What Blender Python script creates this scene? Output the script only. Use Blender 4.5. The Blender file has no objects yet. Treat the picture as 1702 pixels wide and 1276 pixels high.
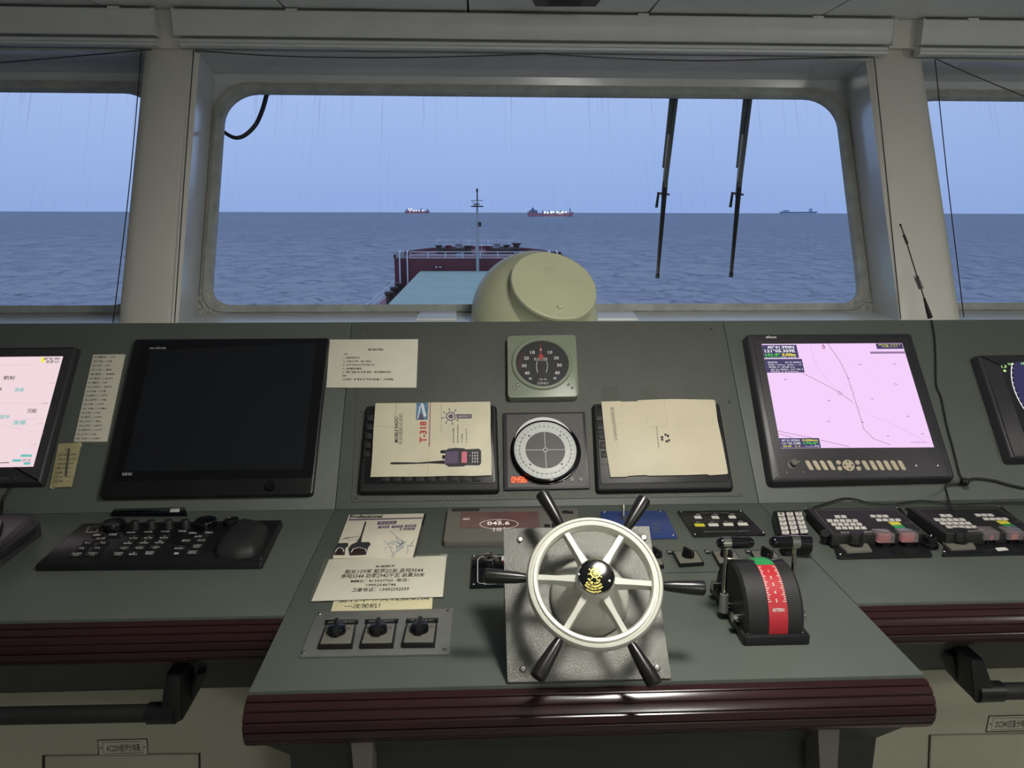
import bpy, math, random
import numpy as np
from mathutils import Vector, Matrix
random.seed(7)
C = bpy.context.scene.collection
sc = bpy.context.scene
# ------------------------------------------------------------------ camera
W_PX, H_PX, F_PX = 1702, 1276, 1262.0
YAW, PITCH, ROLL = math.radians(2.6), math.radians(12.75), math.radians(0.14)
EYE = Vector((0, 0, 1.55))
fw = Vector((math.sin(YAW)*math.cos(PITCH), math.cos(YAW)*math.cos(PITCH), -math.sin(PITCH)))
rt0 = Vector((math.cos(YAW), -math.sin(YAW), 0))
up0 = rt0.cross(fw)
rt = rt0*math.cos(ROLL) + up0*math.sin(ROLL)
up = rt.cross(fw)
cam_d = bpy.data.cameras.new('camera'); cam = bpy.data.objects.new('camera', cam_d); C.objects.link(cam)
M = Matrix((rt, up, -fw)).transposed().to_4x4(); M.translation = EYE
cam.matrix_world = M
cam_d.sensor_width = 36; cam_d.lens = F_PX/W_PX*36; cam_d.clip_end = 60000; cam_d.clip_start = 0.02
sc.camera = cam
# ------------------------------------------------------------------ sky, lamps, exposure
sc.view_settings.view_transform = 'Standard'; sc.view_settings.look = 'None'
sc.view_settings.gamma = 1; sc.view_settings.exposure = 0; sc.view_settings.use_curve_mapping = False
wd = bpy.data.worlds.new('dusk_sky'); sc.world = wd; wd.use_nodes = True
wn, wl = wd.node_tree.nodes, wd.node_tree.links
bg = wn['Background']
g = wn.new('ShaderNodeTexCoord'); sx = wn.new('ShaderNodeSeparateXYZ'); rp = wn.new('ShaderNodeValToRGB')
nz = wn.new('ShaderNodeTexNoise'); nz.inputs['Scale'].default_value = 3; nz.inputs['Detail'].default_value = 3
ad = wn.new('ShaderNodeMath'); ad.operation = 'MULTIPLY_ADD'; ad.inputs[1].default_value = 0.05
wl.new(g.outputs['Generated'], sx.inputs[0]); wl.new(g.outputs['Generated'], nz.inputs['Vector'])
wl.new(nz.outputs['Fac'], ad.inputs[0]); wl.new(sx.outputs['Z'], ad.inputs[2]); wl.new(ad.outputs[0], rp.inputs[0])
e = rp.color_ramp.elements
e[0].position = 0.0; e[0].color = (0.255, 0.375, 0.68, 1)
e[1].position = 1.0; e[1].color = (0.40, 0.52, 0.80, 1)
x = e.new(0.03); x.color = (0.26, 0.385, 0.70, 1)
x = e.new(0.17); x.color = (0.345, 0.475, 0.79, 1)
wl.new(rp.outputs[0], bg.inputs[0]); bg.inputs[1].default_value = 1.09

def lamp(name, loc, energy, size, col, rot=(0, 0, 0), sy=None):
    d = bpy.data.lights.new(name, 'AREA'); d.energy = energy; d.color = col
    if sy: d.shape = 'RECTANGLE'; d.size = size; d.size_y = sy
    else: d.shape = 'DISK'; d.size = size
    o = bpy.data.objects.new(name, d); o.location = loc; o.rotation_euler = rot; C.objects.link(o); return o
lamp('ceiling_spot', (0.46, 0.86, 2.16), 18.0, 0.30, (1.0, 0.97, 0.89))
pd = bpy.data.lights.new('bulkhead_lamp', 'POINT'); pd.energy = 17.0; pd.color = (1.0, 0.97, 0.91); pd.shadow_soft_size = 0.15
po = bpy.data.objects.new('bulkhead_lamp', pd); po.location = (2.3, 0.1, 1.85); C.objects.link(po)
pd2 = pd.copy(); pd2.energy = 30.0
po2 = bpy.data.objects.new('rear_fill', pd2); po2.location = (0.9, -1.5, 1.85); C.objects.link(po2)  # unseen fill light added behind the camera to lift the room
# ------------------------------------------------------------------ materials
def L(c):
    return tuple(((v/255)/12.92 if v/255 <= 0.04045 else ((v/255+0.055)/1.055)**2.4) for v in c)
MATS = {}
def mat(name, rgb, rough=0.5, metal=0.0, spec=0.5, var=0.08, vs=9.0, bump=0.0, bs=200.0, emit=None, es=1.0, coat=0.0, trans=0.0):
    m = bpy.data.materials.new(name); m.use_nodes = True
    n, l = m.node_tree.nodes, m.node_tree.links
    b = n['Principled BSDF']; c = L(rgb)
    tc = n.new('ShaderNodeTexCoord')
    nt = n.new('ShaderNodeTexNoise'); nt.inputs['Scale'].default_value = vs; nt.inputs['Detail'].default_value = 4
    l.new(tc.outputs['Object'], nt.inputs['Vector'])
    cr = n.new('ShaderNodeValToRGB')
    cr.color_ramp.elements[0].position = 0.3; cr.color_ramp.elements[1].position = 0.7
    cr.color_ramp.elements[0].color = tuple(v*(1-var) for v in c)+(1,)
    cr.color_ramp.elements[1].color = tuple(min(1, v*(1+var)) for v in c)+(1,)
    l.new(nt.outputs['Fac'], cr.inputs[0]); l.new(cr.outputs[0], b.inputs['Base Color'])
    b.inputs['Roughness'].default_value = rough; b.inputs['Metallic'].default_value = metal
    b.inputs['Specular IOR Level'].default_value = spec; b.inputs['Coat Weight'].default_value = coat
    b.inputs['Transmission Weight'].default_value = trans
    if bump:
        n2 = n.new('ShaderNodeTexNoise'); n2.inputs['Scale'].default_value = bs; n2.inputs['Detail'].default_value = 2
        l.new(tc.outputs['Object'], n2.inputs['Vector'])
        bp = n.new('ShaderNodeBump'); bp.inputs['Strength'].default_value = bump; bp.inputs['Distance'].default_value = 0.002
        l.new(n2.outputs['Fac'], bp.inputs['Height']); l.new(bp.outputs[0], b.inputs['Normal'])
    if emit:
        b.inputs['Emission Color'].default_value = L(emit)+(1,); b.inputs['Emission Strength'].default_value = es
    MATS[name] = m; return m
console = mat('console_paint', (88, 95, 88), 0.42, var=0.05, bump=0.25, bs=900)
hammer = mat('hammered_console_paint', (92, 94, 88), 0.3, var=0.05, bump=0.9, bs=420)
steel_pl = mat('hammered_steel_plate', (128, 128, 122), 0.27, metal=0.45, var=0.05, bump=0.5, bs=800)
maroon = mat('maroon_moulding', (46, 25, 26), 0.17, var=0.15, vs=4)
floorp = mat('floor_vinyl', (150, 150, 140), 0.5)
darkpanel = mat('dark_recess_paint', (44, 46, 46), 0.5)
beige = mat('beige_cabinet_paint', (178, 176, 156), 0.4, var=0.05, vs=3, bump=0.1, bs=60)
wallp = mat('gloss_wall_paint', (198, 202, 204), 0.16, var=0.06, vs=3, bump=0.08, bs=14)
pillarp = mat('pillar_cover_paint', (212, 210, 200), 0.4, var=0.05, vs=2, bump=0.05, bs=20)
ceilp = mat('ceiling_panel_paint', (222, 224, 222), 0.4, var=0.04, vs=3)
blindp = mat('blind_aluminium', (205, 208, 206), 0.4, var=0.04)
gasketm = mat('window_gasket', (168, 172, 168), 0.6, var=0.16, vs=22, bump=0.5, bs=60)
sealant = mat('grimy_sealant', (180, 178, 166), 0.6, var=0.14, vs=30, bump=0.5, bs=50)
sillp = mat('sill_paint', (226, 231, 232), 0.3, var=0.05, vs=5)
black = mat('black_plastic', (22, 22, 24), 0.35, var=0.2, bump=0.1, bs=600)
blackg = mat('gloss_black', (14, 15, 19), 0.12, var=0.2)
softblack = mat('matt_black', (30, 30, 31), 0.55, var=0.15, bump=0.2, bs=500)
bezel = mat('monitor_bezel', (52, 50, 54), 0.4, var=0.08)
wiperm = mat('wiper_metal', (84, 92, 92), 0.5, var=0.1)
rubber = mat('rubber_cable', (26, 26, 28), 0.5, var=0.15)
cream = mat('cream_vent_paint', (204, 206, 172), 0.38, var=0.05, vs=6)
greygreen = mat('indicator_case', (132, 140, 122), 0.35, var=0.05)
white_w = mat('white_wheel_enamel', (208, 208, 196), 0.3, var=0.03)
handle_b = mat('wheel_handle', (30, 29, 28), 0.28, var=0.2, vs=30)
paper = mat('paper', (222, 218, 200), 0.7, var=0.03, vs=20)
paper2 = mat('yellowed_paper', (224, 216, 176), 0.7, var=0.04, vs=20)
card = mat('cardboard_print', (218, 210, 184), 0.5, var=0.05, vs=14)
card2 = mat('cardboard_plain', (218, 208, 180), 0.5, var=0.05, vs=10)
oldpaper = mat('laminated_note', (178, 168, 128), 0.4, var=0.14, vs=60)
ink = mat('black_ink', (24, 22, 24), 0.6)
greyink = mat('grey_ink', (92, 88, 78), 0.6)
redink = mat('red_ink', (196, 66, 62), 0.6)
pinkline = mat('maroon_ink', (150, 92, 100), 0.6)
blueink = mat('blue_ink', (96, 130, 160), 0.6, var=0.35, vs=90)
purpleink = mat('purple_ink', (96, 80, 110), 0.6)
whitep = mat('white_print', (226, 226, 222), 0.5)
yellowp = mat('yellow_print', (222, 214, 70), 0.4)
pinkp = mat('pink_print', (222, 120, 140), 0.5)
chrome = mat('chrome', (200, 198, 190), 0.12, metal=1.0, var=0.05)
steel = mat('screw_steel', (170, 170, 165), 0.25, metal=1.0, var=0.05)
alu = mat('brushed_aluminium', (150, 150, 146), 0.35, metal=0.6, var=0.06, vs=40)
greyplast = mat('grey_plastic', (112, 110, 102), 0.4, var=0.06)
bluep = mat('blue_plate', (46, 66, 122), 0.4, var=0.06)
redscale = mat('red_scale', (190, 44, 54), 0.4, var=0.05)
greens = mat('green_scale', (40, 150, 80), 0.4)
keyw = mat('white_key', (215, 212, 205), 0.5)
keytan = mat('tan_key', (196, 184, 160), 0.4)
clearp = mat('clear_cover', (250, 235, 238), 0.08, trans=0.85, var=0.02)
redbtn = mat('red_button', (196, 96, 96), 0.4)

teal = mat('hatch_paint', (152, 174, 160), 0.7, var=0.06, vs=0.3)
maroonship = mat('ship_red_oxide', (106, 56, 62), 0.7, var=0.15, vs=0.6)
shipdeck = mat('ship_deck_red', (150, 96, 100), 0.7, var=0.15, vs=0.6)
shipwhite = mat('ship_white', (225, 230, 235), 0.6)
shipdark = mat('ship_dark_machinery', (70, 58, 52), 0.7, var=0.4, vs=1.0)
shipgrey = mat('ship_grey', (165, 170, 172), 0.6)
hazered = mat('hazed_hull_red', (176, 126, 136), 0.8, var=0.1, vs=0.05)  # sea haze is put into the base colours of the three far-ship paints
hazegrey = mat('hazed_structure', (120, 128, 150), 0.8, var=0.2, vs=0.1)
hazewhite = mat('hazed_white', (175, 195, 225), 0.8)
decklamp = mat('deck_lamp_glow', (255, 250, 230), 0.5, emit=(255, 248, 225), es=2.0)
def emat(name, rgb, s=1.0, base=(10, 10, 12), rough=0.25):
    return mat(name, base, rough, emit=rgb, es=s)
scr_pink = emat('chart_screen_pink', (244, 208, 250), 1.0)
scr_rose = emat('chart_screen_rose', (240, 216, 222), 1.0)
scr_navy = emat('radar_screen_navy', (52, 50, 88), 1.0)
scr_off = mat('screen_off', (24, 27, 32), 0.25, var=0.1)
scr_box = emat('screen_readout_box', (72, 66, 104), 1.0)
scr_line = emat('screen_line', (120, 92, 128), 1.0)
scr_w = emat('screen_white', (250, 246, 255), 1.0)
scr_g = emat('screen_green', (80, 225, 60), 1.0)
scr_lg = emat('screen_lime', (190, 240, 150), 1.0)
scr_y = emat('screen_yellow', (245, 235, 70), 1.0)
scr_cy = emat('screen_cyan', (110, 190, 185), 1.0)
scr_k = emat('screen_black', (40, 40, 44), 1.0)
led_r = emat('led_red', (255, 92, 30), 2.2)
led_core = emat('led_core', (255, 120, 50), 1.5)
lcd_red = emat('lcd_dim_red', (92, 66, 62), 0.8)
lcd_t = emat('lcd_digit', (240, 226, 214), 1.0)

def glass_mat():
    m = bpy.data.materials.new('window_glass'); m.use_nodes = True
    n, l = m.node_tree.nodes, m.node_tree.links
    n.clear()
    o = n.new('ShaderNodeOutputMaterial'); t = n.new('ShaderNodeBsdfTransparent'); gl = n.new('ShaderNodeBsdfGlossy')
    gl.inputs['Roughness'].default_value = 0.02
    fr = n.new('ShaderNodeFresnel'); fr.inputs[0].default_value = 1.25
    mx = n.new('ShaderNodeMixShader'); l.new(fr.outputs[0], mx.inputs[0]); l.new(t.outputs[0], mx.inputs[1]); l.new(gl.outputs[0], mx.inputs[2])
    # dried rain runs: thin vertical streaks, stronger near the top edge
    tc = n.new('ShaderNodeTexCoord'); mp = n.new('ShaderNodeMapping'); mp.inputs['Scale'].default_value = (60, 1.0, 1)
    nt = n.new('ShaderNodeTexNoise'); nt.inputs['Scale'].default_value = 1.6; nt.inputs['Detail'].default_value = 3
    l.new(tc.outputs['Object'], mp.inputs[0]); l.new(mp.outputs[0], nt.inputs['Vector'])
    cr = n.new('ShaderNodeValToRGB'); cr.color_ramp.elements[0].position = 0.6; cr.color_ramp.elements[1].position = 0.75
    l.new(nt.outputs['Fac'], cr.inputs[0])
    sp = n.new('ShaderNodeSeparateXYZ'); l.new(tc.outputs['Object'], sp.inputs[0])
    mr = n.new('ShaderNodeMapRange'); mr.inputs[1].default_value = 0.45; mr.inputs[2].default_value = 0.9; mr.inputs[3].default_value = 0.05; mr.inputs[4].default_value = 0.2
    l.new(sp.outputs['Y'], mr.inputs[0])
    mu = n.new('ShaderNodeMath'); mu.operation = 'MULTIPLY'; l.new(cr.outputs[0], mu.inputs[0]); l.new(mr.outputs[0], mu.inputs[1])
    df = n.new('ShaderNodeBsdfTranslucent'); df.inputs[0].default_value = (0.7, 0.75, 0.8, 1)
    m2 = n.new('ShaderNodeMixShader'); l.new(mu.outputs[0], m2.inputs[0]); l.new(mx.outputs[0], m2.inputs[1]); l.new(df.outputs[0], m2.inputs[2])
    l.new(m2.outputs[0], o.inputs[0]); return m
glassm = glass_mat()
def lens_mat():
    m = bpy.data.materials.new('instrument_glass'); m.use_nodes = True
    n, l = m.node_tree.nodes, m.node_tree.links; n.clear()
    o = n.new('ShaderNodeOutputMaterial'); t = n.new('ShaderNodeBsdfTransparent'); gl = n.new('ShaderNodeBsdfGlossy')
    gl.inputs['Roughness'].default_value = 0.05
    fr = n.new('ShaderNodeFresnel'); fr.inputs[0].default_value = 1.35
    mx = n.new('ShaderNodeMixShader'); l.new(fr.outputs[0], mx.inputs[0]); l.new(t.outputs[0], mx.inputs[1]); l.new(gl.outputs[0], mx.inputs[2])
    l.new(mx.outputs[0], o.inputs[0]); return m
lensm = lens_mat(); tape = mat('clear_tape', (98, 102, 94), 0.18)
# ------------------------------------------------------------------ frames
def ray(px, py):
    return (fw + rt*((px-W_PX/2)/F_PX) - up*((py-H_PX/2)/F_PX))
class Plane:
    def __init__(s, O, u, v):
        s.O = Vector(O); s.u = Vector(u).normalized(); s.v = Vector(v).normalized(); s.n = s.u.cross(s.v).normalized()
    def hit(s, px, py, h=0.0):
        d = ray(px, py); o = s.O + s.n*h
        return EYE + d*((o-EYE).dot(s.n)/d.dot(s.n))
    def mat(s, at):
        m = Matrix((s.u, s.v, s.n)).transposed().to_4x4(); m.translation = at; return m
    def uv(s, px, py, h=0.0):
        w = s.hit(px, py, h)-s.O; return (w.dot(s.u), w.dot(s.v))
def tilt(O, deg): a = math.radians(deg); return Plane(O, (1, 0, 0), (0, math.cos(a), math.sin(a)))
DESK = tilt((0, 0, 0.85), 0)
HINGE = DESK.hit(850, 842)
PAN = tilt((0, HINGE.y, 0.85), 48)
WIN = tilt((0, 2.65, 1.22), 65)
def upright(y): return Plane((0, y, 0), (1, 0, 0), (0, 0, 1))
# ------------------------------------------------------------------ mesh builders
class MB:
    def __init__(s): s.v = []; s.f = []
    def add(s, vs, fs):
        b = len(s.v); s.v += [tuple(p) for p in vs]; s.f += [tuple(i+b for i in f) for f in fs]; return s
    def prism(s, poly, z0, z1, bev=0.0, taper=0.0):
        poly = [tuple(p[:2]) for p in poly]
        A = sum(poly[i][0]*poly[(i+1) % len(poly)][1]-poly[(i+1) % len(poly)][0]*poly[i][1] for i in range(len(poly)))
        if A < 0: poly = poly[::-1]
        n = len(poly); rings = [[(x, y, z0) for x, y in poly]]
        top = inset(poly, taper) if taper else poly
        if bev:
            k = (z1-bev-z0)/(z1-z0) if z1 != z0 else 1
            mid = inset(poly, taper*k) if taper else poly
            rings += [[(x, y, z1-bev) for x, y in mid], [(x, y, z1-bev*0.3) for x, y in inset(top, bev*0.3)], [(x, y, z1) for x, y in inset(top, bev)]]
        else: rings.append([(x, y, z1) for x, y in top])
        vs = [p for r in rings for p in r]; fs = [tuple(range(n))[::-1]]
        for k in range(len(rings)-1):
            for i in range(n): fs.append((k*n+i, k*n+(i+1) % n, (k+1)*n+(i+1) % n, (k+1)*n+i))
        fs.append(tuple((len(rings)-1)*n+i for i in range(n)))
        return s.add(vs, fs)
    def box(s, a, b, bev=0.0):
        x0, x1 = sorted((a[0], b[0])); y0, y1 = sorted((a[1], b[1])); z0, z1 = sorted((a[2], b[2]))
        return s.prism([(x0, y0), (x1, y0), (x1, y1), (x0, y1)], z0, z1, bev)
    def bar(s, p, q, r0, r1=None, n=10, cap=True):
        p, q = Vector(p), Vector(q); r1 = r0 if r1 is None else r1
        d = (q-p).normalized(); a = d.orthogonal().normalized(); b = d.cross(a)
        vs = []
        for c, r in ((p, r0), (q, r1)):
            vs += [c+a*(r*math.cos(2*math.pi*i/n))+b*(r*math.sin(2*math.pi*i/n)) for i in range(n)]
        fs = [(i, (i+1) % n, n+(i+1) % n, n+i) for i in range(n)]
        if cap: fs += [tuple(range(n))[::-1], tuple(range(n, 2*n))]
        return s.add(vs, fs)
    def tube(s, pts, rad, n=8):
        pts = [Vector(p) for p in pts]; rs = rad if isinstance(rad, (list, tuple)) else [rad]*len(pts)
        vs = []; a = None
        for i, p in enumerate(pts):
            t = (pts[min(i+1, len(pts)-1)]-pts[max(i-1, 0)]).normalized()
            a = t.orthogonal().normalized() if a is None else (a-t*a.dot(t)).normalized()
            b = t.cross(a)
            vs += [p+a*(rs[i]*math.cos(2*math.pi*k/n))+b*(rs[i]*math.sin(2*math.pi*k/n)) for k in range(n)]
        fs = []
        for i in range(len(pts)-1):
            for k in range(n): fs.append((i*n+k, i*n+(k+1) % n, (i+1)*n+(k+1) % n, (i+1)*n+k))
        fs += [tuple(range(n))[::-1], tuple((len(pts)-1)*n+k for k in range(n))]
        return s.add(vs, fs)
    def lathe(s, prof, n=32, c=(0, 0, 0), ex=1.0, ey=1.0, close=False):
        vs = []; fs = []; m = len(prof)
        for r, z in prof:
            vs += [(c[0]+r*ex*math.cos(2*math.pi*i/n), c[1]+r*ey*math.sin(2*math.pi*i/n), c[2]+z) for i in range(n)]
        for k in range(m-1 if not close else m):
            k2 = (k+1) % m
            for i in range(n): fs.append((k*n+i, k*n+(i+1) % n, k2*n+(i+1) % n, k2*n+i))
        if not close:
            if prof[0][0] > 1e-6: fs.append(tuple(range(n))[::-1])
            if prof[-1][0] > 1e-6: fs.append(tuple((m-1)*n+i for i in range(n)))
        return s.add(vs, fs)
    def ribbon(s, pts, w, z0, z1):
        pts = [Vector(p[:2]) for p in pts]; Lf, Rt = [], []
        for i, p in enumerate(pts):
            t = (pts[min(i+1, len(pts)-1)]-pts[max(i-1, 0)]).normalized(); nn = Vector((-t.y, t.x))*(w/2)
            Lf.append(p+nn); Rt.append(p-nn)
        for i in range(len(pts)-1):
            s.prism([Rt[i], Rt[i+1], Lf[i+1], Lf[i]], z0, z1)
        return s
    def extrude_x(s, prof, x0, x1):
        n = len(prof)
        vs = [(x0, a, b) for a, b in prof]+[(x1, a, b) for a, b in prof]
        return s.add(vs, [(i, (i+1) % n, n+(i+1) % n, n+i) for i in range(n)]+[tuple(range(n))[::-1], tuple(range(n, 2*n))])
    def build(s, name, m, parent=None, smooth=35, recalc=True):
        me = bpy.data.meshes.new(name); me.from_pydata(s.v, [], s.f)
        if recalc:
            import bmesh
            bm = bmesh.new(); bm.from_mesh(me)
            bmesh.ops.remove_doubles(bm, verts=bm.verts, dist=1e-7)
            bmesh.ops.recalc_face_normals(bm, faces=bm.faces); bm.to_mesh(me); bm.free()
        me.materials.append(m)
        if smooth: me.shade_smooth(); me.set_sharp_from_angle(angle=math.radians(smooth))
        o = bpy.data.objects.new(name, me); C.objects.link(o)
        if parent is not None: o.parent = parent
        return o
def inset(poly, d):
    n = len(poly); out = []
    for i in range(n):
        p0, p, p1 = Vector(poly[i-1]), Vector(poly[i]), Vector(poly[(i+1) % n])
        e0 = (p-p0); e1 = (p1-p)
        if e0.length < 1e-9 or e1.length < 1e-9: out.append(tuple(p)); continue
        e0.normalize(); e1.normalize()
        n0 = Vector((-e0.y, e0.x)); n1 = Vector((-e1.y, e1.x)); b = n0+n1
        k = max(0.35, 1+n0.dot(n1))
        out.append(tuple(p+b*(d/k)))
    return out
def rnd(poly, r, n=5):
    out = []; m = len(poly)
    for i in range(m):
        p0, p, p1 = Vector(poly[i-1]), Vector(poly[i]), Vector(poly[(i+1) % m])
        a = (p0-p); b = (p1-p); ra = min(r, a.length*0.48, b.length*0.48)
        A = p+a.normalized()*ra; B = p+b.normalized()*ra
        for k in range(n+1):
            t = k/n; out.append(tuple(A*(1-t)**2+p*2*t*(1-t)+B*t**2))
    return out
def circ(cx, cy, r, n=20, ry=None):
    ry = ry or r
    return [(cx+r*math.cos(2*math.pi*i/n), cy+ry*math.sin(2*math.pi*i/n)) for i in range(n)]
def dome(poly, z0, h, n=7):
    c = sum((Vector(p) for p in poly), Vector((0, 0)))/len(poly); m = len(poly); vs = []; fs = []
    for k in range(n+1):
        a = math.pi/2*k/n; sc_ = 0.30+0.70*math.cos(a)
        vs += [(c.x+(p[0]-c.x)*sc_, c.y+(p[1]-c.y)*sc_, z0+h*math.sin(a)) for p in poly]
    for k in range(n):
        for i in range(m): fs.append((k*m+i, k*m+(i+1) % m, (k+1)*m+(i+1) % m, (k+1)*m+i))
    fs += [tuple(range(m))[::-1], tuple(range(n*m, n*m+m))]
    return MB().add(vs, fs)
def spline(pts, k=6):
    P = [Vector(p) for p in pts]; out = []
    for i in range(len(P)-1):
        a, b, c, d = P[max(i-1, 0)], P[i], P[i+1], P[min(i+2, len(P)-1)]
        for j in range(k):
            t = j/k
            out.append(0.5*((2*b)+(c-a)*t+(2*a-5*b+4*c-d)*t*t+(3*b-a-3*c+d)*t**3))
    out.append(P[-1]); return out
def text_points(body, offset=0.0, spacing=1.0, align='LEFT', res=2):
    cu = bpy.data.curves.new('t', 'FONT'); cu.body = body; cu.size = 1; cu.resolution_u = res
    cu.align_x = align; cu.offset = offset; cu.space_line = spacing; cu.fill_mode = 'FRONT'
    o = bpy.data.objects.new('t', cu); C.objects.link(o)
    dg = bpy.context.evaluated_depsgraph_get(); dg.update()
    me = bpy.data.meshes.new_from_object(o.evaluated_get(dg))
    vs = [tuple(v.co) for v in me.vertices]; fs = [tuple(p.vertices) for p in me.polygons]
    bpy.data.objects.remove(o); bpy.data.curves.remove(cu); bpy.data.meshes.remove(me)
    return vs, fs
class T:
    """a thing standing on a plane; its local x, y lie in the plane and z is the height over it"""
    def __init__(s, name, label, cat, pl, px, py, group=None, kind=None):
        s.pl = pl; s.c = pl.hit(px, py)
        o = bpy.data.objects.new(name, None); o.empty_display_size = 0.05; C.objects.link(o)
        o.matrix_world = pl.mat(s.c); s.o = o
        if kind: o['kind'] = kind
        else:
            o['label'] = label; o['category'] = cat
            if group: o['group'] = group
    def q(s, px, py, h=0.0):
        w = s.pl.hit(px, py, h)-s.c; return (w.dot(s.pl.u), w.dot(s.pl.v))
    def P(s, pts, h=0.0): return [s.q(a, b, h) for a, b in pts]
    def p3(s, px, py, h=0.0): return s.q(px, py, h)+(h,)
    def slab(s, name, pts, z0, z1, m, bev=0.0, r=0.0, parent=None, at=None, taper=0.0):
        poly = s.P(pts, z1 if at is None else at)
        if r: poly = rnd(poly, r)
        return MB().prism(poly, z0, z1, bev, taper).build(name, m, parent or s.o)
    def text(s, body, quad, h, m, name='lettering', parent=None, offset=0.0, spacing=1.0, align='LEFT', res=2, thick=0.0):
        vs, fs = text_points(body, offset, spacing, align, res)
        if not vs: return None
        x0 = min(v[0] for v in vs); x1 = max(v[0] for v in vs); y0 = min(v[1] for v in vs); y1 = max(v[1] for v in vs)
        TL, TR, BR, BL = [Vector(p) for p in s.P(quad, h)]
        out = []
        for x, y, _ in vs:
            a = (x-x0)/(x1-x0); b = (y-y0)/(y1-y0)
            p = (BL*(1-a)+BR*a)*(1-b)+(TL*(1-a)+TR*a)*b
            out.append((p.x, p.y, h))
        k = MB(); k.v = out; k.f = fs
        return k.build(name, m, parent or s.o, smooth=0, recalc=False)
    def lines(s, name, segs, wd, h, m, parent=None):
        b = MB()
        for pts in segs: b.ribbon(s.P(pts, h), wd, h-0.0003, h)
        return b.build(name, m, parent or s.o, smooth=0)
    def screw(s, px, py, h=0.0, r=0.0035, parent=None, name='screw'):
        x, y = s.q(px, py, h)
        return MB().lathe([(r, h), (r, h+r*0.3), (r*0.7, h+r*0.65), (0.0, h+r*0.7)], 10, (x, y, 0)).build(name, steel, parent or s.o)
def rect(x0, y0, x1, y1): return [(x0, y0), (x1, y0), (x1, y1), (x0, y1)]
def qlerp(q, a0, b0, a1, b1):
    """sub-quad of a pixel quad TL,TR,BR,BL by fractions across (a) and down (b)"""
    TL, TR, BR, BL = [Vector(p) for p in q]
    f = lambda a, b: tuple((TL*(1-a)+TR*a)*(1-b)+(BL*(1-a)+BR*a)*b)
    return [f(a0, b0), f(a1, b0), f(a1, b1), f(a0, b1)]
def tag(o, label, cat, group=None):
    o['label'] = label; o['category'] = cat
    if group: o['group'] = group
    return o
def struct(o): o['kind'] = 'structure'; return o
def copy_tree(o, parent=None):
    c = o.copy(); C.objects.link(c); c.parent = parent
    for ch in list(o.children): copy_tree(ch, c)
    return c
WORLD = Plane((0, 0, 0), (1, 0, 0), (0, 1, 0))
# ------------------------------------------------------------------ room shell
D_IN = 0.27                       # depth of the window recesses
XL, XR, YF, YW = -0.347, 0.690, 1.023, 1.244
CEIL = 2.19
struct(MB().box((-3.6, -2.8, -0.1), (4.2, 2.75, 0)).build('floor', floorp))
struct(MB().box((-3.7, -2.8, 0), (-3.55, 3.3, 2.6)).build('wall_left', wallp))
struct(MB().box((4.1, -2.8, 0), (4.25, 3.3, 2.6)).build('wall_right', wallp))
struct(MB().box((-3.7, -2.95, 0), (4.25, -2.8, 2.6)).build('wall_back', wallp))
CEILP = tilt((0, 0, CEIL), 0)
ce = struct(MB().box((-3.7, -2.8, CEIL+0.012), (4.25, 3.4, CEIL+0.06)).build('ceiling', darkpanel))
seams = [-2.9, -2.2]+[CEILP.hit(*p).x for p in ((165, 10), (470, 10), (778, 15), (1083, 15), (1385, 15))]+[2.2, 2.85, 3.5, 4.2]
for a, b in zip(seams[:-1], seams[1:]):
    for y0, y1 in ((-2.7, -1.1), (-1.1, 0.5), (0.5, 2.1), (2.1, 3.2)):
        MB().box((a+0.0035, y0+0.003, CEIL), (b-0.0035, y1-0.003, CEIL+0.012), 0.002).build('ceiling_panel', ceilp, ce)
def ext_v(prof, v0, v1):
    n = len(prof)
    vs = [(u, v0, h) for u, h in prof]+[(u, v1, h) for u, h in prof]
    return MB().add(vs, [(i, (i+1) % n, n+(i+1) % n, n+i) for i in range(n)]+[tuple(range(n))[::-1], tuple(range(n, 2*n))])
def on_win(o): o.matrix_world = WIN.mat(WIN.O); return o
V0, V1 = WIN.uv(850, 513)[1], WIN.uv(850, 153)[1]
openings = [(-3.45, -1.16), (-0.931, 1.379), (1.63, 3.95)]
cells = [(-3.7, -1.05), (-1.05, 1.5), (1.5, 4.25)]
def opening(u0, u1, g=0.0, rt_=0.12, rb=0.075):
    u0 -= g; u1 += g; a, b = V0-g, V1+g
    out = []
    for cx, cy, r, t0 in ((u1-rt_, b-rt_, rt_, 0), (u0+rt_, b-rt_, rt_, 90), (u0+rb, a+rb, rb, 180), (u1-rb, a+rb, rb, 270)):
        for k in range(9):
            t = math.radians(t0+90*k/8); out.append((cx+r*math.cos(t), cy+r*math.sin(t)))
    return out
def ring(inner, outer, z0, z1):
    n = len(inner); b = MB()
    vs = [(x, y, z) for P_, z in ((inner, z0), (inner, z1), (outer, z1), (outer, z0)) for x, y in P_]
    fs = [(k*n+i, k*n+(i+1) % n, ((k+1) % 4)*n+(i+1) % n, ((k+1) % 4)*n+i) for k in range(4) for i in range(n)]
    return b.add(vs, fs)
wf = MB()
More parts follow.
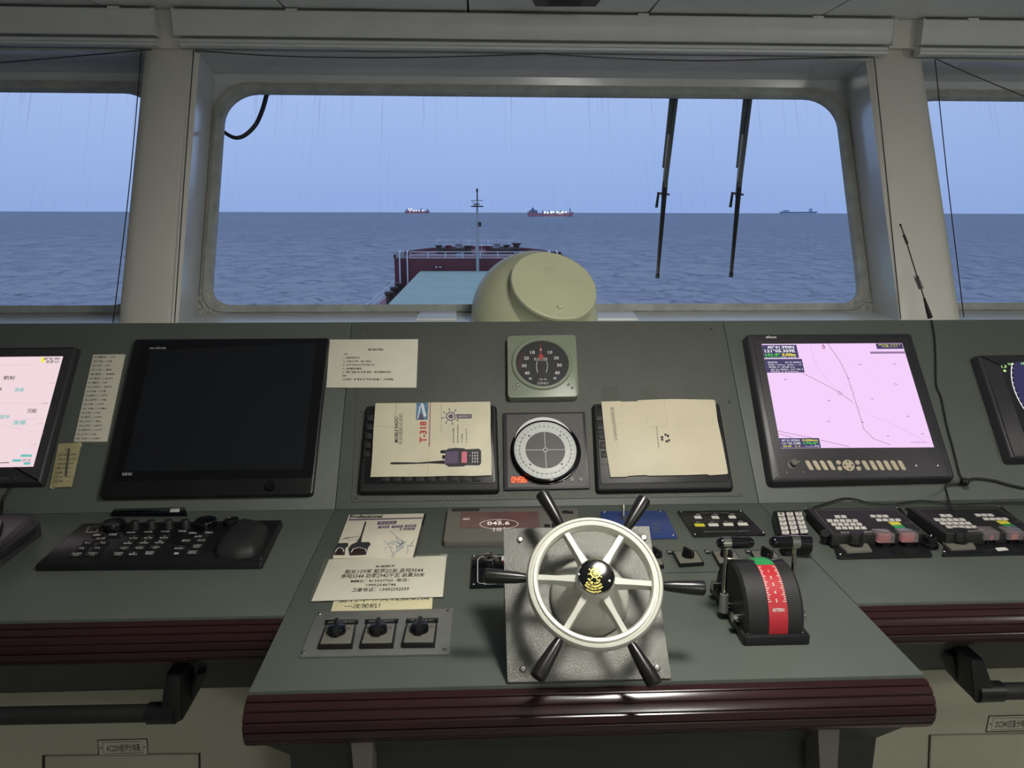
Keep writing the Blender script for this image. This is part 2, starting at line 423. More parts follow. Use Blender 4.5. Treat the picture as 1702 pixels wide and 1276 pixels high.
for (u0, u1), (c0, c1) in zip(openings, cells):
    inn = opening(u0, u1, 0.004)
    cen = ((u0+u1)/2, (V0+V1)/2); o_ = []
    for j, (x, y) in enumerate(inn):
        q = j//9; k = j % 9
        corner = [(c1, 1.6), (c0, 1.6), (c0, -0.3), (c1, -0.3)][q]
        e1 = [(c1, y), (x, 1.6), (c0, y), (x, -0.3)][q]; e2 = [(x, 1.6), (c0, y), (x, -0.3), (c1, y)][q]
        t = k/8
        o_.append((e1[0]*(1-2*t)+corner[0]*2*t, e1[1]*(1-2*t)+corner[1]*2*t) if t <= 0.5 else (corner[0]*(2-2*t)+e2[0]*(2*t-1), corner[1]*(2-2*t)+e2[1]*(2*t-1)))
    r = ring(inn, o_, -0.03, 0.0); wf.add(r.v, r.f)
struct(on_win(wf.build('wall_front', wallp)))
struct(MB().box((-3.7, 2.50, 0), (4.25, 2.62, 1.17)).build('wall_below_windows', wallp))
for i, (u0, u1) in enumerate(openings):
    w = bpy.data.objects.new('window_%d' % (i+1), None); C.objects.link(w); w.matrix_world = WIN.mat(WIN.O); struct(w)
    ring(opening(u0, u1, -0.012), opening(u0, u1, 0.014), -0.014, 0.016).build('gasket', gasketm, w)
    ring(opening(u0, u1, -0.003), opening(u0, u1, 0.026), 0.0003, 0.007).build('sealant', sealant, w)
    MB().prism(opening(u0, u1, -0.004), -0.009, -0.005).build('pane', glassm, w, smooth=0)
    if i == 1:                    # crumbling sealant in the two lower corners
        for sgn, cu in ((1, u0), (-1, u1)):
            b = MB()
            for k in range(70):
                t = math.radians(180+90*random.random()); rr = 0.075+random.uniform(-0.012, 0.055)
                x, y = cu+sgn*0.075+sgn*rr*math.cos(t), V0+0.075+rr*math.sin(t)
                s_ = random.uniform(0.004, 0.012)
                b.lathe([(s_, 0), (s_*0.8, s_*0.5), (0, s_*0.8)], 6, (x, y, 0.004 if rr > 0.078 else 0.012))
            o = b.build('crumbled_sealant', sealant, w); o['kind'] = 'stuff'
# header over the windows, boxed pillars between them, sill
vh = WIN.uv(850, 94, D_IN)[1]
o = on_win(MB().extrude_x([(V1+0.016, 0.001), (V1+0.05, 0.02), (vh, D_IN), (vh+0.5, D_IN), (vh+0.5, 0.001)], -3.6, 4.15).build('trim_1', wallp)); struct(o)
for i, (a, b, c_, d) in enumerate((((247, 88), (322, 85), (206, 450), (296, 450)), ((1453, 99), (1507, 99), (1488, 450), (1581, 450)))):
    uL = (WIN.uv(*c_, D_IN)[0]+WIN.uv(*a, D_IN)[0])/2; uR = WIN.uv(*d, D_IN)[0]
    if i == 0: uR = (WIN.uv(*d, D_IN)[0]+WIN.uv(*b, D_IN)[0])/2
    if i == 1: uL = (WIN.uv(*a, D_IN)[0]+WIN.uv(*c_, D_IN)[0])/2
    gl, gr = openings[i][1]+0.03, openings[i+1][0]-0.03
    k = 0.012
    p = struct(on_win(ext_v([(gl, 0.001), (uL-k, D_IN-0.012), (uR+k, D_IN-0.012), (gr, 0.001)], -0.3, 1.03).build('trim_%d' % (2+i), wallp)))
    e_ = 0.028                    # the cover plate with folded edges
    q = ext_v([(uL-k, D_IN-0.0118), (uL, D_IN), (uL+e_, D_IN+0.007), (uR-e_, D_IN+0.007), (uR, D_IN), (uR+k, D_IN-0.0118)], -0.3, 1.02).build('pillar_cover', pillarp, p)
YB = WIN.hit(300, 84, D_IN).y     # front of the pillars under the blinds
for i, px in enumerate((268, 1508)):
    x0 = upright(YB-0.02).hit(px, 40).x
    struct(MB().box((x0-0.06, YB-0.03, upright(YB-0.03).hit(px, 80).z), (x0+0.06, YB+0.4, CEIL), 0.004).build('trim_%d' % (4+i), pillarp))
struct(MB().box((-3.55, 2.13, 1.165), (4.1, 2.72, 1.2085), 0.004).build('window_sill', sillp))
# ------------------------------------------------------------------ sea
SEA = -14.0
def sea_mesh():
    nr, na = 860, 460
    r = 38*np.exp(np.linspace(0, math.log(3500/38), nr)); th = np.radians(np.linspace(-48, 48, na))+YAW
    R, A = np.meshgrid(r, th, indexing='ij'); X = R*np.sin(A); Y = R*np.cos(A)
    Z = np.zeros_like(X); rng = np.random.RandomState(3)
    step = R*math.log(3500/38)/nr
    for i in range(70):
        lam = 1.8*(24/1.8)**(i/69); a = math.radians(-90+rng.normal(0, 34)+12); k = 2*math.pi/lam
        amp = 0.020*lam**0.56; ph = rng.uniform(0, 6.28)
        f = np.clip((lam/step-1.8)/2.0, 0, 1)
        s = np.sin(k*(X*math.cos(a)+Y*math.sin(a))+ph+0.6*np.sin(0.05*X+0.031*Y+i))
        Z += amp*f*(s+0.22*np.cos(2*(k*(X*math.cos(a)+Y*math.sin(a))+ph)))
    vs = np.stack([X, Y, Z+SEA], -1).reshape(-1, 3)
    idx = np.arange(nr*na).reshape(nr, na)
    fs = np.stack([idx[:-1, :-1], idx[:-1, 1:], idx[1:, 1:], idx[1:, :-1]], -1).reshape(-1, 4)
    me = bpy.data.meshes.new('sea'); nv, nf = len(vs), len(fs)
    me.vertices.add(nv); me.vertices.foreach_set('co', vs.ravel())
    me.loops.add(nf*4); me.loops.foreach_set('vertex_index', fs[:, ::-1].ravel().astype(np.int32))
    me.polygons.add(nf); me.polygons.foreach_set('loop_start', np.arange(nf, dtype=np.int32)*4)
    me.update(calc_edges=True); me.shade_smooth(); return me
def sea_mat(bump=0.3):
    m = bpy.data.materials.new('sea_water'); m.use_nodes = True
    n, l = m.node_tree.nodes, m.node_tree.links; b = n['Principled BSDF']
    n.remove(b); out = n['Material Output']
    df = n.new('ShaderNodeBsdfDiffuse'); df.inputs[0].default_value = (0.018, 0.055, 0.105, 1)
    gl = n.new('ShaderNodeBsdfGlossy'); gl.inputs['Roughness'].default_value = 0.15
    fr = n.new('ShaderNodeFresnel'); fr.inputs[0].default_value = 1.33
    mm = n.new('ShaderNodeMath'); mm.operation = 'MULTIPLY'; mm.inputs[1].default_value = 0.44
    mx = n.new('ShaderNodeMixShader'); l.new(fr.outputs[0], mm.inputs[0]); l.new(mm.outputs[0], mx.inputs[0])
    l.new(df.outputs[0], mx.inputs[1]); l.new(gl.outputs[0], mx.inputs[2]); l.new(mx.outputs[0], out.inputs[0])
    g_ = n.new('ShaderNodeNewGeometry'); mp = n.new('ShaderNodeMapping'); mp.inputs['Scale'].default_value = (0.55, 1.0, 1.0)
    l.new(g_.outputs['Position'], mp.inputs[0])
    n1 = n.new('ShaderNodeTexNoise'); n1.inputs['Scale'].default_value = 0.55; n1.inputs['Detail'].default_value = 6
    n1.inputs['Roughness'].default_value = 0.6
    l.new(mp.outputs[0], n1.inputs['Vector'])
    bp = n.new('ShaderNodeBump'); bp.inputs['Strength'].default_value = bump; bp.inputs['Distance'].default_value = 0.5
    l.new(n1.outputs['Fac'], bp.inputs['Height'])
    for q_ in (df, gl, fr): l.new(bp.outputs[0], q_.inputs['Normal'])
    return m
seam = sea_mat()
sm = sea_mesh(); sm.materials.append(seam)
so = bpy.data.objects.new('sea', sm); C.objects.link(so); struct(so)
fo = MB().add([(-26000, -200, SEA-0.9), (26000, -200, SEA-0.9), (26000, 26000, SEA-0.9), (-26000, 26000, SEA-0.9)], [(0, 1, 2, 3)]).build('distant_sea', sea_mat(0.12)); struct(fo)
# ------------------------------------------------------------------ own foredeck and the ships on the horizon
def own_ship():
    r = bpy.data.objects.new('cargo_ship', None); r.location = (0.17, 60, SEA); C.objects.link(r)
    r['label'] = 'own cargo ship foredeck with pale teal hatch, red forecastle and white mast'; r['category'] = 'ship'
    def part(name, b, m, parent=None):
        o = b.build(name, m); o.parent = parent or r; o.matrix_parent_inverse = Matrix.Translation(r.location).inverted(); 
        if parent: o.matrix_parent_inverse = Matrix.Identity(4)
        return o
    X0 = 0.17; HZ = -5.65; DK = -8.0; FD = -4.15
    for k in range(9):
        y1 = 95.9-k*7.8; part('hatch_cover', MB().box((X0-7.35, y1-7.76, HZ-0.55), (X0+7.35, y1, HZ), 0.05), teal)
    part('hatch_coaming', MB().box((X0-7.1, 26, DK), (X0+7.1, 95.6, HZ-0.55)), maroonship)
    part('main_deck', MB().box((X0-10.8, 20, DK-0.3), (X0+10.8, 98, DK)), shipdeck)
    half = [(10.6, 97), (10.3, 103), (9.3, 109), (7.6, 114.5), (5.6, 118.5), (2.6, 121.5), (0, 122.3)]
    plan = [(X0+x, y) for x, y in half]+[(X0-x, y) for x, y in half[::-1][1:]]
    part('hull_side', MB().box((X0-10.95, 20, SEA-1), (X0+10.95, 97, DK-0.3)), maroonship)
    part('forecastle', MB().prism(plan, SEA-1, FD), maroonship)
    bw = MB()
    for a, b_ in zip(half[:-1], half[1:]):
        for s_ in (-1, 1):
            p, q = Vector((X0+s_*a[0], a[1])), Vector((X0+s_*b_[0], b_[1])); bw.ribbon([p, q], 0.18, FD, FD+0.45)
    part('bulwark', bw, maroonship)
    def rail(name, pts, hts, h, rad=0.045, posts=2.0):
        b = MB(); P = [Vector(p) for p in pts]
        for z in hts: b.tube([p+Vector((0, 0, z)) for p in P], rad, 5)
        for p, q in zip(P[:-1], P[1:]):
            n = max(1, int((q-p).length/posts))
            for k in range(n+1): b.bar(p.lerp(q, k/n), p.lerp(q, k/n)+Vector((0, 0, h)), rad, n=5)
        return part(name, b, shipwhite)
    rail('forecastle_rail', [(X0-8.6, 97.1, FD), (X0+9, 97.1, FD)], (0.05, 0.42, 0.8), 0.8, 0.05, 2.2)
    rail('bow_rail', [(X0-6.2, 116.5, FD+0.3), (X0+6.2, 116.5, FD+0.3)], (0.55, 1.25), 1.25, 0.06, 1.5)
    rail('bow_rail', [(X0-2.2, 113, FD), (X0+2.2, 113, FD)], (0.9, 1.5), 1.5, 0.05, 0.75)
    rail('side_rail', [(X0-10.6, 60, DK), (X0-10.6, 96, DK)], (0.5, 1.05), 1.05, 0.05, 1.6)
    rail('side_rail', [(X0+10.6, 60, DK), (X0+10.6, 96, DK)], (0.5, 1.05), 1.05, 0.05, 1.6)
    for k in range(2):
        s_ = (-1, 1)[k]
        part('ladder_post', MB().tube([(X0+s_*9.9, 96.6, DK), (X0+s_*9.9, 96.6, FD+0.75), (X0+s_*9.9, 98, FD+0.9)], 0.09, 6), shipwhite)
        part('ladder_post', MB().tube([(X0+s_*8.95, 96.6, DK), (X0+s_*8.95, 96.6, FD+0.75), (X0+s_*8.95, 98, FD+0.9)], 0.09, 6), shipwhite)
        for j in range(9): part('ladder_rung', MB().bar((X0+s_*9.9, 96.6, DK+0.4*j+0.3), (X0+s_*8.95, 96.6, DK+0.4*j+0.3), 0.04, n=5), shipdark)
        part('ladder_head', MB().box((X0+s_*9.95-0.5, 97.2, FD), (X0+s_*9.95+0.5, 98.5, FD+0.8)), shipgrey if s_ < 0 else maroonship)
    rr_ = random.Random(4)
    for k in range(9):            # windlass drums, bollards and vents on the forecastle
        x_ = X0-5.6+k*1.38
        if abs(x_-X0) < 1.0: continue
        y_ = 110+rr_.uniform(-2, 2); rad = rr_.uniform(0.45, 0.72); h_ = rr_.uniform(0.95, 1.45)
        part('winch_drum', MB().lathe([(rad, 0), (rad, 0.2), (rad*0.7, 0.25), (rad*0.7, h_-0.25), (rad, h_-0.2), (rad, h_)], 12, (x_, y_, FD)), (shipdark, maroonship, shipgrey, shipdark)[k % 4])
    part('windlass', MB().box((X0-5.8, 108.6, FD), (X0-1.2, 109.8, FD+0.75), 0.1), shipdark)
    part('windlass', MB().box((X0+1.2, 108.6, FD), (X0+5.8, 109.8, FD+0.75), 0.1), shipdark)
    part('locker', MB().box((X0-2.9, 98.5, FD), (X0-2.1, 99.2, FD+0.5), 0.03), shipgrey)
    for x_ in (-5.35, -4.85): part('bulkhead_lamp', MB().lathe([(0.14, 0), (0.16, 0.1), (0.0, 0.16)], 10, (X0+x_, 96.7, FD-1.15)), shipwhite)
    for k in range(3): part('deck_vent', MB().lathe([(0.35, 0), (0.35, 1.0), (0.5, 1.1), (0.5, 1.4), (0, 1.5)], 10, (X0-9.4, 80+k*5.0, DK)), shipdark)
    MX, MY = 0.02, 96.2
    m = part('mast', MB().tube([(MX, MY, HZ-0.5), (MX, MY, -1.0), (MX, MY, 2.4), (MX, MY, 2.9)], [0.2, 0.18, 0.13, 0.1], 8), shipgrey)
    def sub(name, b, mt): o = b.build(name, mt); o.parent = m; return o
    sub('crosstree', MB().box((MX-0.75, MY-0.15, 2.15), (MX+0.75, MY+0.15, 2.3)).box((MX-0.35, MY-0.35, 2.45), (MX+0.35, MY+0.35, 2.55)), shipdark)
    sub('topmast', MB().tube([(MX, MY, 2.5), (MX+0.02, MY, 4.2)], [0.11, 0.06], 6).box((MX-0.12, MY-0.12, 3.9), (MX+0.12, MY+0.12, 4.35)), shipdark)
    sub('yard', MB().bar((MX-0.8, MY, 2.9), (MX+0.7, MY, 2.95), 0.05, n=5).bar((MX-0.4, MY, 2.2), (MX-0.55, MY, 3.0), 0.04, n=5), shipgrey)
    sub('mast_light', MB().box((MX+0.1, MY-0.2, -0.2), (MX+0.5, MY+0.2, 0.35)), shipdark)
    sub('mast_light', MB().lathe([(0.16, 0), (0.16, 0.35), (0, 0.4)], 8, (MX-0.35, MY, 2.3)), shipwhite)
own_ship()
SEAP = tilt((0, 0, SEA), 0)
def far_ship(label, wl, hull, parts, lamps, m_hull, yy=None):
    Y = yy or SEAP.hit((hull[0][0]+hull[-1][0])/2, wl).y
    pl = upright(Y); t = T('distant_ship', label, 'ship', pl, (hull[0][0]+hull[-1][0])/2, wl, 'ships on the horizon')
    s = Y/1294.0
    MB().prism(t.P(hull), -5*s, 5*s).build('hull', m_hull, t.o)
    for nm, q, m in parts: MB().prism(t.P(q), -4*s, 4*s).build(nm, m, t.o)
    for a, b_, r_ in lamps:
        x_, y_ = t.q(a, b_); MB().lathe([(0, -r_*s), (r_*0.7*s, -r_*0.7*s), (r_*s, 0), (r_*0.7*s, r_*0.7*s), (0, r_*s)], 8, (x_, y_, 6*s)).build('deck_lamp', decklamp, t.o)
    return t
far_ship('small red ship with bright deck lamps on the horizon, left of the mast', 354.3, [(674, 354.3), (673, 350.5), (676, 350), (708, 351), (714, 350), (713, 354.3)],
    [('superstructure', [(675, 350.5), (675, 347), (684, 346.5), (684, 350.8)], hazewhite), ('derrick', [(699, 351), (699.6, 346), (700.4, 346), (701, 351)], hazegrey), ('derrick', [(709, 351), (710, 347), (711, 347), (711, 351)], hazegrey)],
    [(680, 347.2, 0.9), (684.5, 347.4, 0.9), (682, 350, 1.0), (688, 350.2, 1.0), (692, 350.2, 0.9), (697, 350.3, 0.8), (703, 350, 1.1)], hazered)
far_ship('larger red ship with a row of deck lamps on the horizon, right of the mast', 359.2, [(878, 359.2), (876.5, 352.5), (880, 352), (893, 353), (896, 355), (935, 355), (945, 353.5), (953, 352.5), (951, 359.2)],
    [('superstructure', [(879, 352.6), (880, 349.5), (883, 349), (884, 346.5), (887, 346.5), (888, 349), (893, 349.5), (893, 353.2)], hazegrey), ('mast', [(884.8, 348), (885.3, 344), (885.9, 344), (886.4, 348)], hazegrey), ('foremast', [(947, 353), (947.3, 346), (948, 346), (948.4, 353)], hazegrey)]+
    [('hatch_crane', [(x_, 355.2), (x_+0.5, 349.5), (x_+1.6, 349.5), (x_+2, 355.2)], hazegrey) for x_ in (901, 911, 921, 931)],
    [(905, 353, 1.5), (910, 353.3, 1.4), (916, 352.8, 1.7), (920, 352.2, 1.4), (926, 352.8, 1.6), (934, 352.6, 1.8), (940, 352.4, 1.2), (930, 354.2, 1.0)], hazered)
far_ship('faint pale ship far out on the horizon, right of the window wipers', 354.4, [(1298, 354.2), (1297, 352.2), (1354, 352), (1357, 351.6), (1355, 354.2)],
    [('superstructure', [(1301, 352.4), (1302, 349), (1309, 349), (1311, 352.4)], hazewhite), ('mast', [(1346, 352.4), (1346.6, 346.5), (1348.4, 346.5), (1349, 352.4)], hazewhite)], [], hazegrey, 7500)
def root(name, label, cat, loc, group=None):
    o = bpy.data.objects.new(name, None); o.empty_display_size = 0.05; o.location = loc; C.objects.link(o)
    o['label'] = label; o['category'] = cat
    if group: o['group'] = group
    return o
def attach(o, r):
    """parent an object that was built in world space"""
    rm = Matrix.Translation(r.location) if r.parent is None else r.matrix_world
    if not hasattr(attach, 'd'): attach.d = 1
    o.parent = r; o.matrix_parent_inverse = rm.inverted(); return o
def wpts(pl, pts, h=0.0): return [pl.hit(a, b, h) for a, b in pts]
# ------------------------------------------------------------------ consoles
TOPV = PAN.uv(850, 534)[1]
def moulding(r, x0, x1, yf):
    cz, a, b = 0.806, 0.036, 0.036
    body = [(yf+0.004, 0.848)]+[(yf-a*math.sin(math.radians(t)), cz+b*math.cos(math.radians(t))) for t in range(0, 181, 15)]+[(yf+0.004, cz-b)]
    mo = attach(MB().extrude_x(body, x0, x1).build('nose_moulding', maroon), r)
    src = None
    for k in range(8):            # flat slats round the nosing, a groove between each pair
        td = 11.25+k*22.5; t = math.radians(td)
        y, z = yf-a*math.sin(t), cz+b*math.cos(t)
        if src is None:
            w_ = 0.0066
            src = MB().extrude_x([(-w_, -0.003), (w_, -0.003), (w_, 0.0012), (w_-0.0012, 0.0026), (0.0, 0.0031), (-w_+0.0012, 0.0026), (-w_, 0.0012)], x0-0.001, x1+0.001).build('slat', maroon, smooth=25)
            o = src
        else: o = src.copy(); C.objects.link(o)
        o.parent = mo; o.matrix_parent_inverse = Matrix.Identity(4); o.location = Vector((0, y, z)); o.rotation_euler = (t, 0, 0)
    return mo
def console_unit(name, label, x0, x1, yf, group=None):
    r = root(name, label, 'console', ((x0+x1)/2, 1.6, 0), group)
    attach(MB().box((x0, yf, 0.815), (x1, HINGE.y, 0.85), 0.0015).build('desk_top', console), r)
    p = MB().box((x0, 0.0, -0.02), (x1, TOPV, 0.0), 0.0015).build('display_panel', console)
    p.matrix_world = PAN.mat(PAN.O); attach(p, r)
    attach(MB().extrude_x([(HINGE.y, 0.845), (HINGE.y+0.36, 1.23), (HINGE.y+0.36, 0.0), (HINGE.y, 0.0)], x0+0.003, x1-0.003).build('rear_body', darkpanel), r)
    moulding(r, x0, x1, yf)
    return r
left_c = console_unit('side_console', 'grey-green side console with black monitor and maroon ribbed edge, left of the steering wheel', -3.3, XL-0.0012, YW)
mid_c = console_unit('helm_console', 'projecting grey-green middle console that carries the steering wheel', XL, XR, YF)
right_c = console_unit('side_console', 'grey-green side console with pink chart display, right of the engine levers', XR+0.0012, 3.9, YW)
for r, x0, x1 in ((left_c, -3.3, XL+0.03), (right_c, XR-0.03, 3.9)):
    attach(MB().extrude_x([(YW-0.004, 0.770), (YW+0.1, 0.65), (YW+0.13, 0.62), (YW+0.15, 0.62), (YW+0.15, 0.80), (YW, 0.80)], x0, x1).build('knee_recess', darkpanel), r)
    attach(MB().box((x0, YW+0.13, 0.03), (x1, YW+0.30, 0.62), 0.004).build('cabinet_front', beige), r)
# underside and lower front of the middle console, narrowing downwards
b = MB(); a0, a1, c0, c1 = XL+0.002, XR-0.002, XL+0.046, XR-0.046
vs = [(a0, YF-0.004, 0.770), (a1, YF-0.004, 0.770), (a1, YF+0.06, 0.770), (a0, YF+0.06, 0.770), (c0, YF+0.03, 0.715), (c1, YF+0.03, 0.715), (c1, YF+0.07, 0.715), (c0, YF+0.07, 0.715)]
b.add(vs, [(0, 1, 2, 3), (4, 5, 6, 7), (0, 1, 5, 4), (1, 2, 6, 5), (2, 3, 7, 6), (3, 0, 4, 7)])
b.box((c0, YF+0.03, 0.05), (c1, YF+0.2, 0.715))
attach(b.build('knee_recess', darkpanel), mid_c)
for a_, b_ in ((585, 622), (1352, 1388)):
    pl = upright(YF-0.005); p0 = pl.hit(a_, 1242); p1 = pl.hit(b_, 1242)
    attach(MB().add([(p0.x, YF-0.012, 0.772), (p1.x, YF-0.012, 0.772), (p1.x-0.004, YF-0.03, 0.66), (p0.x+0.008, YF-0.03, 0.66), (p0.x, YF+0.03, 0.772), (p1.x, YF+0.03, 0.772), (p1.x-0.004, YF+0.03, 0.66), (p0.x+0.008, YF+0.03, 0.66)],
        [(0, 1, 2, 3), (4, 5, 6, 7), (0, 1, 5, 4), (1, 2, 6, 5), (2, 3, 7, 6), (3, 0, 4, 7)]).build('rail_bracket', greyplast), mid_c)
# instrument plate of the middle console
tp = T('x', '', '', PAN, 890, 690, kind='thing')
def adopt(t, r):              # turn a helper builder into a part of an existing thing
    for ch in list(t.o.children):
        mw = t.o.matrix_world.copy(); ch.parent = r; ch.matrix_parent_inverse = r_inv(r) @ mw
    bpy.data.objects.remove(t.o)
def r_inv(r): return Matrix.Translation(r.location).inverted()
tp.slab('instrument_plate', [(598, 542), (1192, 537), (1236, 824), (584, 834)], 0.0, 0.002, hammer, bev=0.0008)
for px in ((611, 548), (1182, 547), (591, 827), (744, 826), (1062, 825.5), (1229, 820), (601, 684), (1212, 668)): tp.screw(*px, 0.002, 0.0035)
adopt(tp, mid_c)
tp = T('x', '', '', DESK, 1150, 950, kind='thing'); tp.lines('panel_seam', [[(1106, 951.5), (1226, 949.5)]], 0.0012, 0.0006, ink); adopt(tp, mid_c)
# doors and name plates of the two cabinets
cf = upright(YW+0.13)
for r, q in ((left_c, [(74, 1258), (329, 1254), (331, 1380), (74, 1390)]), (right_c, [(1548, 1224), (1800, 1218), (1800, 1300), (1545, 1300)])):
    t = T('x', '', '', cf, *q[0], kind='thing')
    t.slab('door_gap', [(q[0][0]-4, q[0][1]-3), (q[1][0]+4, q[1][1]-3), (q[2][0]+4, q[2][1]+3), (q[3][0]-4, q[3][1]+3)], 0.0002, 0.0008, ink); t.slab('cabinet_door', q, 0.0009, 0.006, beige, bev=0.002); adopt(t, r)
for q, s, lb in (([(163, 1231), (243, 1229), (245, 1253), (165, 1255)], 'AC220V航海分电箱', 'small engraved name plate on the beige cabinet left of the middle console'),
                 ([(1645, 1191), (1722, 1189), (1719, 1213), (1640, 1215)], 'DC24V应急分电箱', 'small engraved name plate on the beige cabinet right of the middle console')):
    t = T('name_plate', lb, 'sign', cf, *q[0])
    t.slab('plate_edge', [(q[0][0]-1.5, q[0][1]-1.5), (q[1][0]+1.5, q[1][1]-1.5), (q[2][0]+1.5, q[2][1]+1.5), (q[3][0]-1.5, q[3][1]+1.5)], 0.0003, 0.0012, ink); t.slab('plate', q, 0.0012, 0.0025, mat('engraved_plate', (196, 194, 176), 0.35), bev=0.0004)
    t.text(s, qlerp(q, 0.16, 0.25, 0.86, 0.8), 0.0028, ink, offset=0.01)
    t.lines('engraved_border', [qlerp(q, 0.09, 0.12, 0.91, 0.9)+[qlerp(q, 0.09, 0.12, 0.91, 0.9)[0]]], 0.0009, 0.003, ink)
    for a_ in (0.05, 0.95): t.screw(*qlerp(q, a_, 0.5, a_, 0.5)[0], 0.0025, 0.0022)
# hand rails with their cast brackets
for side, lb in ((0, 'black tubular hand rail on the beige cabinet left of the middle console'), (1, 'black tubular hand rail on the beige cabinet right of the middle console')):
    pl = upright(YW-0.02)
    t = T('hand_rail', lb, 'rail', pl, *((265, 1188) if side == 0 else (1640, 1148)))
    if side == 0:
        A, B = t.p3(282, 1184), t.p3(-240, 1194); foot, top = (286, 1184), (306, 1112)
    else:
        A, B = t.p3(1632, 1149), t.p3(1960, 1143); foot, top = (1632, 1149), (1600, 1088)
    MB().bar(A, B, 0.0155, n=18).build('tube', softblack, t.o)
    s_ = -1 if side == 0 else 1
    MB().lathe([(0.0155, -0.034), (0.0195, -0.030), (0.0195, 0.014), (0.015, 0.020), (0, 0.021)], 20).build('x', black) if False else MB().bar(Vector(A)+Vector((-s_*0.012, 0, 0)), Vector(A)+Vector((s_*0.036, 0, 0)), 0.0195, 0.0190, n=20).build('socket', black, t.o)
    x0, y0 = t.q(*foot); x1, y1 = t.q(*top, -0.02)
    b = MB()
    prof = [(x0-s_*0.004, y0-0.019), (x0+s_*0.012, y0-0.012), (x0+s_*0.016, y0+0.012), (x1+s_*0.022, y1+0.006), (x1-s_*0.006, y1+0.008), (x0-s_*0.020, y0-0.010)]
    b.prism(prof, -0.055, 0.012, 0.006)
    b.build('bracket', black, t.o)
    c2 = [(x0-s_*0.006, y0-0.016), (x0-s_*0.022, y0-0.006), (x0-s_*0.048, y0+0.052), (x0-s_*0.030, y0+0.048)]
    MB().prism(c2, -0.075, -0.04, 0.004).build('rear_web', softblack, t.o)
    rr_ = (left_c, right_c)[side]
    del t.o['label'], t.o['category']
    mw = t.o.matrix_world.copy(); t.o.parent = rr_; t.o.matrix_parent_inverse = r_inv(rr_)
# ------------------------------------------------------------------ roller blinds and their cords
ybl = YB-0.075
def zat(px, py, y=ybl): return upright(y).hit(px, py).z
for i, (xa, xb, lb) in enumerate(((-400, 257, 'rolled-up blind in its white casing over the left-hand window'), (289, 1486, 'long rolled-up blind in its white casing over the wide middle window'), (1534, 2200, 'rolled-up blind in its white casing over the right-hand window'))):
    pl = upright(ybl); x0, x1 = pl.hit(xa, 55).x, pl.hit(xb, 55).x
    r = root('roller_blind', lb, 'blind', ((x0+x1)/2, ybl, zat(888, 63)), 'roller blinds above the windows')
    zt, zb = CEIL-0.008, zat(888, 66)
    prof = [(ybl+0.06, zt), (ybl+0.004, zt), (ybl, zt-0.004), (ybl, zt-0.03), (ybl+0.002, zb+0.010), (ybl+0.008, zb+0.002), (ybl+0.016, zb), (ybl+0.06, zb)]
    attach(MB().extrude_x(prof, x0, x1).build('cassette', blindp), r)
    for xe in (x0, x1):
        attach(MB().box((xe-0.003, ybl-0.002, zb-0.001), (xe+0.003, ybl+0.062, zt+0.001), 0.001).build('end_cap', blindp), r)
    z1, z0 = zb-0.0075, zat(888, 83)
    xo = 0.012 if i == 1 else 0.0
    attach(MB().extrude_x([(ybl+0.008, z1), (ybl+0.004, z1-0.004), (ybl+0.004, (z0+z1)/2+0.001), (ybl+0.008, (z0+z1)/2), (ybl+0.005, (z0+z1)/2-0.002), (ybl+0.006, z0+0.003), (ybl+0.012, z0), (ybl+0.04, z0), (ybl+0.04, z1)], x0+xo, x1-xo).build('bottom_rail', blindp), r)
    for px in ((190,), (485, 1069, 1360), (1618,))[i]:
        xc = pl.hit(px, 30).x
        attach(MB().box((xc-0.018, ybl-0.003, zt-0.006), (xc+0.018, ybl+0.03, zt+0.004), 0.001).build('mounting_clip', blindp), r)
for lb, segs in (('black pull cord of the left-hand blind, hanging across the left window', [[(252, 82), (130, 93), (0, 104), (-60, 108)], [(235, 84), (216, 300), (188, 536)]]),
                 ('black blind cord running down the pillar left of the middle window', [[(322, 84), (306, 300), (290, 536)], [(324, 84), (460, 93), (620, 96), (760, 94), (900, 89)]]),
                 ('black blind cord running down the pillar right of the middle window', [[(1453, 96), (1474, 300), (1497, 530)], [(902, 89), (1010, 96), (1160, 101), (1300, 98), (1453, 94)]]),
                 ('black pull cord of the right-hand blind, hanging across the right window', [[(1554, 98), (1575, 300), (1602, 527)], [(1556, 98), (1610, 122), (1702, 160)]])):
    o = MB()
    for sg in segs: o.tube(spline([WIN.hit(a, b_, D_IN+0.028) for a, b_ in sg], 5), 0.0017, 6)
    tag(o.build('blind_cord', rubber), lb, 'cord')
# ------------------------------------------------------------------ on the ceiling, outside the glass
ds = tilt((0, 0, CEIL-0.03), 0)
t = T('ceiling_speaker', 'dark grey box fixed to the ceiling above the middle window', 'box', ds, 940, 2)
MB().prism(rnd(t.P([(885, 1), (890, 11), (990, 11), (998, 1), (998, -40), (885, -40)]), 0.006), 0.0, 0.028, 0.003).build('case', bezel, t.o)
MB().box((-0.05, 0.0, -0.0015), (0.05, 0.05, 0.0005)).build('grille', softblack, t.o)
t = T('hose', 'thin black hose hanging in a loop outside the upper left of the middle window', 'hose', WIN, 440, 160)
hp = spline([t.p3(x_, y_, z_) for x_, y_, z_ in ((447, 138, -0.05), (443, 158, -0.055), (436, 183, -0.06), (425, 207, -0.06), (408, 224, -0.06), (392, 229, -0.06), (376, 222, -0.06), (362, 209, -0.055), (345, 185, -0.05))], 5)
MB().tube(hp, [0.006+0.003*(1-i/len(hp)) for i in range(len(hp))], 10).build('loop', rubber, t.o)
MB().bar(t.p3(449, 139, -0.05), t.p3(444, 156, -0.05), 0.0105, n=10).build('end_fitting', black, t.o)
